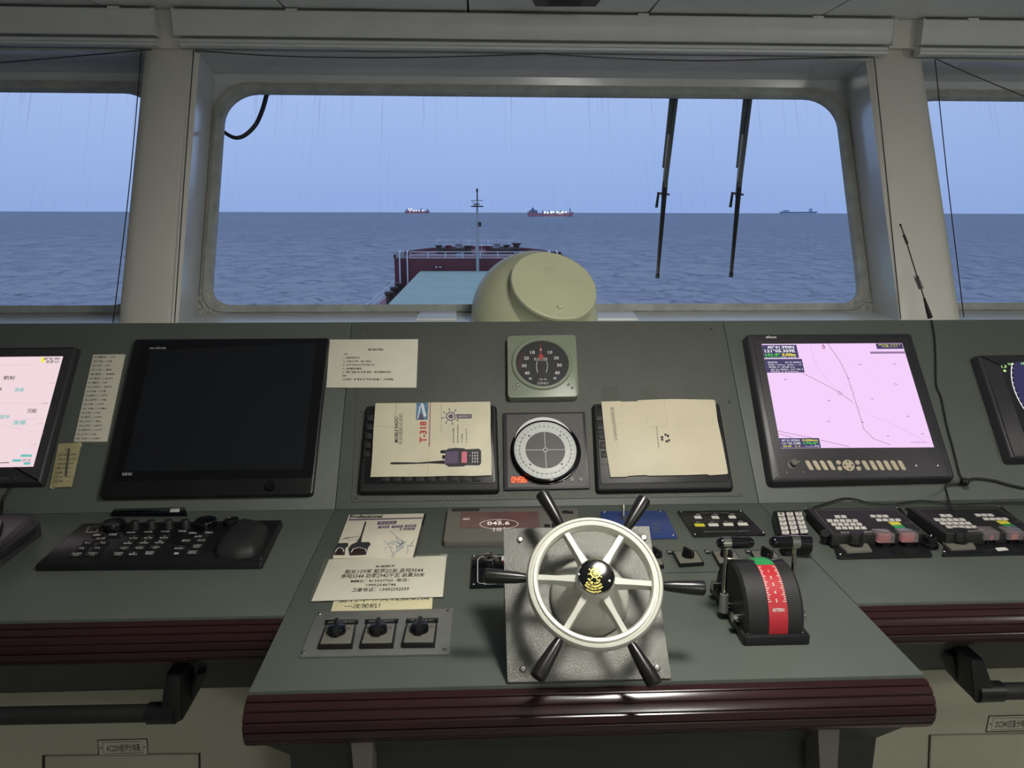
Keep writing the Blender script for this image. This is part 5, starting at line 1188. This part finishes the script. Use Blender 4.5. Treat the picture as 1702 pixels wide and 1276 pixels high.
# ------------------------------------------------------------------ steering wheel on its wedge
pb = DESK.hit(980, 1133); x0 = DESK.hit(843, 1133).x; x1 = DESK.hit(1116, 1131).x
STP = tilt((0, pb.y, 0.852), 42)
vt = STP.uv(965, 877)[1]
yt, zt = pb.y+vt*math.cos(math.radians(42)), 0.852+vt*math.sin(math.radians(42))
r = root('steering_stand', 'wedge-shaped stand with a hammered steel top plate carrying the steering wheel', 'stand', ((x0+x1)/2, pb.y+0.1, 0.851))
attach(MB().extrude_x([(pb.y, 0.851), (yt, zt-0.003), (yt, 0.851)], x0+0.001, x1-0.001).build('wedge_body', steel_pl), r)
t = T('x', '', '', STP, 980, 1000, kind='thing')
o = MB().prism([(x0-t.c.x, -(t.c-STP.O).dot(STP.v)), (x1-t.c.x, -(t.c-STP.O).dot(STP.v)), (x1-t.c.x, vt-(t.c-STP.O).dot(STP.v)), (x0-t.c.x, vt-(t.c-STP.O).dot(STP.v))], 0.0, 0.003, 0.0008).build('top_plate', steel_pl, t.o)
for px in ((864, 897), (869, 1112), (1092, 1110), (1070, 894)): t.screw(*px, 0.003, 0.0055, name='corner_screw')
adopt(t, r)
fl = STP.uv(979, 992, 0.003)
lo, hi = 0.02, 0.2
for _ in range(40):
    hw = (lo+hi)/2
    if STP.uv(988, 966.5, hw)[1] > fl[1]: lo = hw
    else: hi = hw
if not 0.05 < hw < 0.13: hw = min(max(hw, 0.06), 0.12)
t = T('ship_helm', 'small white six-spoked ship steering wheel with black grip handles', 'steering wheel', STP, 979, 992)
c_ = t.q(988, 966.5, hw)
RW = (t.q(1101.5, 966, hw)[0]-t.q(875, 966, hw)[0])/2
cx, cy = c_
O3 = (cx, cy, 0)
prof = [(0.82, -.004), (0.835, -.010), (0.90, -.013), (0.97, -.010), (1.0, -.002), (1.0, .005), (0.975, .010), (0.94, .0105), (0.925, .008), (0.905, .008), (0.895, .0115), (0.85, .011), (0.825, .006)]
MB().lathe([(RW*a, hw+b_) for a, b_ in prof], 96, O3, close=True).build('rim', white_w, t.o)
MB().lathe([(RW*0.60, 0.0032), (RW*0.60, 0.010), (RW*0.57, 0.016), (RW*0.50, 0.028), (RW*0.40, 0.042), (RW*0.31, 0.055), (RW*0.285, hw-0.012), (RW*0.285, hw+0.012), (RW*0.275, hw+0.018), (RW*0.26, hw+0.020)], 64, ((cx*0.5), cy*0.5+0.0, 0) if False else O3).build('hub', white_w, t.o)
bd = MB().lathe([(RW*0.262, hw+0.018), (RW*0.262, hw+0.0215), (RW*0.235, hw+0.0225), (0, hw+0.0225)], 48, O3).build('badge', blackg, t.o)
MB().lathe([(RW*0.245, hw+0.0215), (RW*0.258, hw+0.0235), (RW*0.272, hw+0.0215)], 48, O3, close=True).build('badge_ring', chrome, bd)
zb = hw+0.0226
def zc(x, y): return (930+x*0.08621, 900+y*0.08621)
ec = Vector(t.q(*zc(690, 605), zb)); er = abs(t.q(*zc(790, 605), zb)[0]-ec.x)
gold = mat('gold_print', (226, 214, 92), 0.35, metal=0.1, var=0.1)
e_ = MB().lathe([(er*0.78, zb), (er*0.78, zb+0.0004), (er, zb+0.0004), (er, zb)], 28, (ec.x, ec.y, 0), close=True)
for k in range(8):
    a = k*math.pi/4+0.15; d = Vector((math.cos(a), math.sin(a))); e_.ribbon([ec, ec+d*er*1.35], er*0.16, zb, zb+0.0004); e_.prism(circ(*(ec+d*er*1.35), er*0.13, 8), zb, zb+0.0004)
e_.build('wheel_emblem', gold, bd)
for s, x0_, y0_, x1_, y1_, dy in (('海龙 HLD', 515, 745, 820, 800, 0), ('ELEC STEERING', 480, 815, 810, 855, 0), ('PRODUCED BY CHINA', 470, 870, 850, 905, 0), ('NAVIGATION', 540, 925, 830, 960, 0)):
    vs, fs = text_points(s, 0.02); xa = min(v[0] for v in vs); xb = max(v[0] for v in vs); ya = min(v[1] for v in vs); yb_ = max(v[1] for v in vs)
    k_ = MB()                     # lettering bent round the lower edge
    pc_ = Vector(t.q(*zc(665, 700), zb)); rad = (pc_-Vector(t.q(*zc(665, (y0_+y1_)/2+30), zb))).length
    hgt = abs(t.q(*zc(665, y0_), zb)[1]-t.q(*zc(665, y1_), zb)[1]); wid = abs(t.q(*zc(x1_, y0_), zb)[0]-t.q(*zc(x0_, y0_), zb)[0])
    for x, y, _ in vs:
        a = -math.pi/2-0.12+((x-xa)/(xb-xa)-0.5)*wid/rad; rr_ = rad-((y-ya)/(yb_-ya)-0.5)*hgt
        k_.v.append((pc_.x+rr_*math.cos(a), pc_.y+rr_*math.sin(a), zb+0.0004))
    k_.f = fs; k_.build('badge_lettering', gold, bd, smooth=0, recalc=False)
for px in ((370, 640), (962, 765)):
    x_, y_ = t.q(*zc(*px), zb); MB().lathe([(0.0022, zb), (0.0018, zb+0.0012), (0, zb+0.0013)], 10, (x_, y_, 0)).build('badge_screw', chrome, bd)
base_a = math.radians(-4.5)
for k in range(6):
    a = base_a+k*math.pi/3; d = Vector((math.cos(a), math.sin(a))); e2 = Vector((-d.y, d.x)); o0 = Vector((cx, cy))
    b = MB(); pA, pB = o0+d*RW*0.26, o0+d*RW*0.86
    w0, w1 = RW*0.075, RW*0.055
    vs = []
    for p, w_, za, zb_ in ((pA, w0, hw-0.014, hw+0.010), (o0+d*RW*0.55, w1*0.95, hw-0.008, hw+0.007), (pB, w1, hw-0.007, hw+0.006)):
        vs += [(*(p-e2*w_), za), (*(p+e2*w_), za), (*(p+e2*w_*0.72), zb_), (*(p-e2*w_*0.72), zb_)]
    b.add(vs, [(j*4+i, j*4+(i+1) % 4, j*4+4+(i+1) % 4, j*4+4+i) for j in range(2) for i in range(4)]+[(3, 2, 1, 0), (8, 9, 10, 11)])
    b.build('spoke', white_w, t.o)
    hp_ = [(1.0, 0.06), (1.04, 0.07), (1.15, 0.085), (1.4, 0.105), (1.56, 0.112), (1.60, 0.108), (1.615, 0.09), (1.62, 0.0)]
    n = 18; vs = []; fs = []
    for rr_, ra in hp_:
        p = o0+d*RW*rr_
        vs += [(*(p+e2*(RW*ra*math.cos(2*math.pi*i/n))), hw-0.001+RW*ra*math.sin(2*math.pi*i/n)) for i in range(n)]
    for j in range(len(hp_)-1):
        for i in range(n): fs.append((j*n+i, j*n+(i+1) % n, (j+1)*n+(i+1) % n, (j+1)*n+i))
    hd_ = MB().add(vs, fs).build('grip_handle', handle_b, t.o)
    MB().bar((*(o0+d*RW*0.97), hw-0.001), (*(o0+d*RW*1.05), hw-0.001), RW*0.055, n=12).build('ferrule', chrome, hd_)
# ------------------------------------------------------------------ engine telegraph
t = T('engine_telegraph', 'black engine telegraph with two levers and a red scale reading ASTERN', 'telegraph', DESK, 1285, 1030)
bl, br_ = t.q(1236, 1074), t.q(1346, 1071); bk = t.q(1188, 981)
yb0, yb1 = (bl[1]+br_[1])/2, bk[1]; hb = 0.017
MB().prism(rnd([(bl[0], yb0), (br_[0], yb0), (br_[0], yb1), (bl[0], yb1)], 0.004), Z0, hb, 0.002).build('base_plate', black, t.o)
for a, b_ in ((0.09, 0.06), (0.91, 0.06), (0.09, 0.94), (0.91, 0.94)):
    x_, y_ = bl[0]+(br_[0]-bl[0])*a, yb0+(yb1-yb0)*b_; MB().lathe([(0.0032, hb), (0.0026, hb+0.0016), (0, hb+0.0018)], 10, (x_, y_, 0)).build('screw', steel, t.o)
wB = br_[0]-bl[0]; xm = (bl[0]+br_[0])/2-0.001; ym = (yb0+yb1)/2-0.004; ax = hb+0.004; RDm = 0.083
dr = []
for k in range(33):
    a = math.pi*k/32; dr.append((ym+RDm*math.cos(a), ax+RDm*math.sin(a)))
dr = [(ym+RDm, hb+0.0005)]+dr+[(ym-RDm, hb+0.0005)]
hwid = wB*0.40
# drum with rounded edges: three stacked extrusions
MB().extrude_x(dr, xm-hwid, xm+hwid).build('drum', softblack, t.o, smooth=40)
ins = [(ym+(y-ym)*0.94, hb+0.0005+(z-hb-0.0005)*0.94) for y, z in dr]
for s_ in (-1, 1):
    n = len(dr); vs = [(xm+s_*hwid, a, b_) for a, b_ in dr]+[(xm+s_*(hwid+0.005), a, b_) for a, b_ in ins]
    MB().add(vs, [(i, (i+1) % n, n+(i+1) % n, n+i) for i in range(n)]+[tuple(range(n, 2*n))]).build('side_cheek', softblack, t.o)
xs0, xs1 = xm+0.004-0.0, xm+0.004
xsc = t.q(1286, 1000, 0.06)[0]; sw = 0.0160
def band(a0, a1, m, name, w_=sw, up=0.0012):
    n = max(2, int((a1-a0)/5)); vs = []
    for k in range(n+1):
        a = math.radians(a0+(a1-a0)*k/n)
        for rr_ in (RDm+0.0002, RDm+up): vs += [(xsc-w_, ym+rr_*math.cos(a), ax+rr_*math.sin(a)), (xsc+w_, ym+rr_*math.cos(a), ax+rr_*math.sin(a))]
    fs = []
    for k in range(n):
        i = k*4; fs += [(i+2, i+3, i+7, i+6), (i, i+2, i+6, i+4), (i+1, i+5, i+7, i+3)]
    return MB().add(vs, fs).build(name, m, t.o)
sc_ = band(96, 183, redscale, 'astern_scale'); band(55, 96, greens, 'ahead_scale')
def on_drum(a, x_, rr_): return (xsc+x_, ym+rr_*math.cos(math.radians(a)), ax+rr_*math.sin(math.radians(a)))
for k in range(19):               # white ticks along both edges of the red scale
    a = 100+k*2.55
    for s_ in (-1, 1):
        L_ = 0.006 if k % 3 == 0 else 0.0035
        p = [on_drum(a-0.45, s_*sw*0.97, RDm+0.0016), on_drum(a+0.45, s_*sw*0.97, RDm+0.0016), on_drum(a+0.45, s_*(sw*0.97-L_), RDm+0.0016), on_drum(a-0.45, s_*(sw*0.97-L_), RDm+0.0016)]
        MB().add(p, [(0, 1, 2, 3)]).build('tick', whitep, sc_, smooth=0)
def drum_text(s, a_c, hgt, m, wid=None, xo=0.0):
    vs, fs = text_points(s, 0.02); xa, xb = min(v[0] for v in vs), max(v[0] for v in vs); ya, yb_ = min(v[1] for v in vs), max(v[1] for v in vs)
    sc2 = hgt/(yb_-ya); sx2 = (wid/(xb-xa)) if wid else sc2; k_ = MB()
    for x, y, _ in vs:
        a = a_c-math.degrees((y-(ya+yb_)/2)*sc2/RDm); k_.v.append(on_drum(a, xo+(x-(xa+xb)/2)*sx2, RDm+0.0017))
    k_.f = fs; return k_.build('scale_lettering', m, sc_, smooth=0, recalc=False)
for k in range(5): drum_text(str(k+1), 108+k*9.2, 0.0055, whitep, xo=-0.001)
drum_text('ASTERN', 155, 0.0055, whitep, 0.020)
xl = t.q(1222, 1000, 0.03)[0]; xr_ = xm+hwid+0.014
for s_, xx, pn in ((-1, xm-hwid-0.016, 'left'), (1, xm+hwid+0.016, 'right')):
    ly = ym+0.004; zt_ = ax+0.118
    lv = MB().bar((xx, ly-0.004, ax+0.006), (xx, ly+0.004, zt_), 0.0042, 0.0036, 14).build('lever', chrome, t.o)
    MB().bar((xx, ly-0.0055, ax-0.008), (xx, ly-0.003, ax+0.024), 0.0085, 0.0075, 16).build('lever_boss', alu, lv)
    MB().bar((xm+s_*(hwid+0.004), ly-0.004, ax+0.004), (xx, ly-0.004, ax+0.004), 0.006, n=14).build('pivot', chrome, lv)
    hx0, hx1 = (xx-0.016, xx+0.047) if s_ < 0 else (xx-0.044, xx+0.012)
    g_ = MB()
    n = 18; hs = [(0, 0.6), (0.05, 0.9), (0.12, 1.0), (0.25, 0.93), (0.5, 1.0), (0.75, 0.93), (0.88, 1.0), (0.95, 0.9), (1, 0.6)]
    vs = [(hx0+(hx1-hx0)*f_, ly+0.004+0.0105*q_*math.cos(2*math.pi*i/n), zt_+0.0105*q_*math.sin(2*math.pi*i/n)) for f_, q_ in hs for i in range(n)]
    g_.add(vs, [(j*n+i, j*n+(i+1) % n, (j+1)*n+(i+1) % n, (j+1)*n+i) for j in range(len(hs)-1) for i in range(n)]+[tuple(range(n)), tuple(range((len(hs)-1)*n, len(hs)*n))])
    g_.build('grip', blackg, lv)
    MB().bar((xx-0.0075, ly+0.004, zt_), (xx+0.0065, ly+0.004, zt_), 0.0113, n=20).build('grip_clamp', chrome, lv)
    # thin pointer reaching over the drum
    MB().tube([(xx, ly+0.003, ax+0.090), (xx-s_*0.012, ly, ax+0.0895), (xsc+s_*0.028, ly-0.001, ax+0.0895), (xsc+s_*0.015, ly-0.001, ax+0.0865)], 0.0014, 6).build('pointer', chrome, lv)
for px, hh in (((1235, 1025), 0.03), ((1335, 1022), 0.03), ((1206, 972), 0.03), ((1327, 948), 0.06)):
    x_, y_ = t.q(*px, hh); s_ = -1 if px[0] < 1290 else 1
    xi = xm+s_*(hwid+0.004); x_ = xi+s_*0.014
    MB().bar((xi, y_, hh), (x_, y_, hh), 0.0088, n=16).build('side_bolt', chrome, t.o)
# ------------------------------------------------------------------ handset and the two keyed panels
def z2r(x, y): return (1260+x*0.25969, 800+y*0.25969)
t = T('handset', 'black handset with a white numeric keypad, behind the right engine lever', 'handset', DESK, 1315, 880)
q = [z2r(95, 185), z2r(275, 180), z2r(322, 330), z2r(130, 345)]
t.slab('cradle', [z2r(90, 195), z2r(285, 190), z2r(345, 430), z2r(170, 445)], Z0, 0.012, softblack, bev=0.003, r=0.008)
t.slab('keypad_body', [z2r(92, 186), z2r(278, 181), z2r(318, 322), z2r(128, 330)], 0.012, 0.026, black, bev=0.003, r=0.006)
for i in range(5):
    for k in range(3):
        a, b_ = qlerp(q, 0.14+k*0.31, 0.08+i*0.185, 0.14+k*0.31+0.24, 0.08+i*0.185+0.12), None
        ky = t.slab('key', a, 0.0262, 0.029, keyw, bev=0.0008, r=0.0015)
        t.text('123456789*0#ABC'[i*3+k], qlerp(a, 0.35, 0.15, 0.65, 0.85), 0.0293, greyink, 'key_lettering', ky)
MB().bar(t.p3(*z2r(150, 385), 0.03), t.p3(*z2r(340, 400), 0.03), 0.016, 0.017, 18).build('earpiece', blackg, t.o)
def z5b(x, y): return (1330+x*0.21857, 820+y*0.21857)
for dx, lb in ((0, 'keyed radio panel with two covered red buttons, nearest to the engine levers'), (None, 'keyed radio panel with two covered red buttons at the right edge of the picture')):
    if dx == 0:
        f = z5b
    else:
        A0 = {0: 0}
        def f(x, y):              # the second unit: measured shift and slight stretch of the first
            return z5b(x+772+(y-110)*0.47, y-8) if y <= 326 else z5b(x+790, y-20)
    t = T('radio_control_unit', lb, 'radio unit', DESK, *f(640, 300), group='keyed radio panels')
    t.slab('base_plate', [f(20, 112), f(762, 106), f(938, 318), f(1010, 472), f(285, 488), f(228, 325)], Z0, 0.005, black, bev=0.0012, r=0.006)
    for px in ((40, 116), (735, 108), (305, 462), (905, 312)): t.screw(*f(*px), 0.005, 0.003)
    hh = 0.030
    t.slab('keypad_box', [f(45, 110), f(725, 104), f(965, 296), f(245, 322)], 0.0062, hh, softblack, bev=0.0025, r=0.004, at=hh)
    t.lines('frame_line', [[f(108, 124), f(720, 120), f(955, 300), f(262, 312), f(108, 124)]], 0.0012, hh+0.0004, greyplast)
    K = 0.0022
    rows_ = [(258, 172, 2), (200, 203, 5), (232, 230, 5), (265, 258, 5)]
    for x_, y_, n_ in rows_:
        for k in range(n_):
            xa = x_+k*48; t.slab('key', [f(xa, y_-9), f(xa+38, y_-9), f(xa+50, y_+9), f(xa+10, y_+9)], hh+0.0003, hh+K, keyw, bev=0.0004)
    for x_, y_, n_ in ((528, 168, 3), (575, 197, 4)):
        for k in range(n_):
            xa = x_+k*48; t.slab('key', [f(xa, y_-8), f(xa+38, y_-8), f(xa+50, y_+8), f(xa+10, y_+8)], hh+0.0003, hh+K, keyw, bev=0.0004)
    t.slab('yellow_key', [f(668, 213), f(745, 211), f(772, 234), f(696, 237)], hh+0.0003, hh+K, yellowp, bev=0.0004)
    t.slab('green_key', [f(698, 239), f(774, 236), f(800, 258), f(722, 261)], hh+0.0003, hh+K, greens, bev=0.0004)
    t.slab('blue_key', [f(724, 263), f(802, 260), f(830, 282), f(750, 284)], hh+0.0003, hh+K, blueink, bev=0.0004)
    t.text('Sailor' if False else 'MF/HF DSC', [f(800, 218), f(850, 216), f(862, 228), f(812, 230)], hh+0.0006, greyplast)
    t.text('CONTROL UNIT', [f(850, 282), f(920, 280), f(934, 296), f(866, 298)], hh+0.0006, greyplast)
    t.slab('label_strip', [f(300, 290), f(540, 284), f(552, 296), f(312, 302)], hh+0.0002, hh+0.0005, greyplast)
    q2 = [f(270, 362), f(492, 350), f(548, 430), f(360, 440)]
    t.slab('switch_plate', q2, 0.005, 0.010, greyplast, bev=0.001)
    x_, y_ = t.q(*f(415, 385), 0.010); kx = 0.0165
    MB().lathe([(kx, 0.010), (kx, 0.014), (kx*0.75, 0.016), (kx*0.7, 0.017)], 24, (x_, y_, 0)).build('knob_skirt', black, t.o)
    MB().prism(rnd([(x_-kx*1.05, y_-kx*0.75), (x_-kx*0.2, y_-kx*1.15), (x_+kx*1.3, y_+kx*0.35), (x_+kx*1.2, y_+kx*1.0), (x_-kx*0.3, y_+kx*1.1)], 0.005), 0.016, 0.036, 0.003).build('rotary_knob', softblack, t.o)
    for px in ((620, 365), (800, 362)):
        x_, y_ = t.q(*f(px[0], px[1]+20), 0.005); rb_ = 0.0155
        MB().lathe([(rb_*1.15, 0.005), (rb_*1.15, 0.012), (rb_, 0.014), (rb_, 0.016)], 24, (x_, y_, 0)).build('button_collar', blackg, t.o)
        MB().lathe([(rb_*0.85, 0.016), (rb_*0.85, 0.026), (rb_*0.75, 0.028), (0, 0.028)], 24, (x_, y_, 0)).build('red_button', redbtn, t.o)
        MB().prism(rnd([(x_-rb_*1.2, y_-rb_*1.2), (x_+rb_*1.2, y_-rb_*1.2), (x_+rb_*1.2, y_+rb_*1.2), (x_-rb_*1.2, y_+rb_*1.2)], 0.006), 0.0165, 0.034, 0.003).build('clear_cover', clearp, t.o)
    if dx == 0:
        x_, y_ = t.q(*f(985, 395), 0.005)
        MB().lathe([(0.017, 0.005), (0.017, 0.010), (0.0135, 0.013), (0.013, 0.024), (0.011, 0.026), (0.008, 0.022), (0, 0.022)], 26, (x_, y_, 0)).build('socket', blackg, t.o)
    if dx == 0: MB().bar(t.p3(*f(190, 345), 0.012), t.p3(*f(192, 300), 0.03), 0.011, 0.010, 16).build('side_knob', black, t.o)
    t.slab('power_tag', [f(690, 432), f(770, 428), f(800, 448), f(715, 456)], 0.005, 0.0058, whitep if dx is None else black, r=0.003)
# ------------------------------------------------------------------ antenna and loose cables
pa = upright(2.115)
t = T('whip_antenna', 'thin black whip antenna with a coil, standing on the console before the right pillar', 'antenna', pa, 1545, 527)
MB().tube([t.p3(*p) for p in ((1546, 528), (1541, 512), (1536, 495))], [0.0075, 0.0055, 0.003], 10).build('spring_foot', rubber, t.o)
MB().tube([t.p3(*p) for p in ((1536, 495), (1527, 468), (1515, 430), (1506, 400), (1497, 374))], 0.0017, 6).build('rod', rubber, t.o)
a_, b_ = Vector(t.p3(1522, 459)), Vector(t.p3(1531, 480)); d = (b_-a_); e1 = d.normalized().orthogonal().normalized(); e2 = d.normalized().cross(e1)
MB().tube([a_+d*(k/60)+e1*(0.0062*math.cos(k*0.9))+e2*(0.0062*math.sin(k*0.9)) for k in range(61)], 0.0011, 5).build('coil', rubber, t.o)
MB().bar(t.p3(1502, 390), t.p3(1508, 405), 0.0036, n=8).build('sleeve', rubber, t.o)
MB().bar(t.p3(1497, 376), t.p3(1496.5, 372), 0.003, n=8).build('tip', rubber, t.o)
b = MB()
pth = [PAN.hit(x_, y_, 0.004) for x_, y_ in ((1548, 532), (1553, 560), (1555, 600), (1556, 640), (1564, 660), (1573, 705), (1584, 745), (1594, 785), (1600, 797))]
b.tube(spline(pth, 5), 0.0026, 8)
tag(b.build('antenna_cable', rubber), 'thin black cable running from the whip antenna down the console panel', 'cable')
def SF(px, py, h):
    a = PAN.hit(px, py, h)
    return a if a.z > 0.85+h else DESK.hit(px, py, h)
b = MB(); kp = Vector(PAN.hit(1603, 801, 0.0155))
for k in range(4):
    ax1 = Vector((math.cos(k*1.1), math.sin(k*1.1), 0.4)).normalized(); e1 = ax1.orthogonal().normalized(); e2 = ax1.cross(e1)
    b.tube([kp+e1*(0.0085*math.cos(i*0.42))+e2*(0.0085*math.sin(i*0.42)) for i in range(16)], 0.0028, 7)
b.tube(spline([SF(*p, 0.007) for p in ((1609, 798), (1622, 795), (1650, 798), (1680, 806), (1720, 814), (1780, 822))], 5), 0.0030, 8)
b.tube(spline([SF(*p, 0.007) for p in ((1597, 804), (1575, 806), (1571, 811))]+[PAN.hit(1573, 816, 0.016), DESK.hit(1577, 832, 0.036), DESK.hit(1582, 848, 0.036)], 5), 0.0022, 8)
tag(b.build('knotted_cable', rubber), 'knotted dark cable beside the pink chart display, leading off to the right', 'cable')
b = MB()
b.tube(spline([SF(1352, 843, 0.007)]+[SF(*p, 0.007) for p in ((1375, 836), (1400, 828.5), (1420, 829), (1445, 836))]+[SF(1480, 838, 0.007)]+[SF(*p, 0.007) for p in ((1500, 836), (1530, 832), (1560, 835))]+[SF(1590, 838, 0.007), SF(1640, 836, 0.007), SF(1760, 834, 0.007)], 5), 0.0022, 8)
tag(b.build('panel_cable', rubber), 'wavy thin cable lying behind the two keyed radio panels', 'cable')
b = MB(); b.tube(spline([SF(2, 862, 0.007)]+[SF(*p, 0.007) for p in ((4, 835), (10, 822), (18, 812), (14, 806))], 5), 0.003, 8)
tag(b.build('monitor_cable', rubber), 'short dark cable hanging below the pale pink chart display', 'cable')
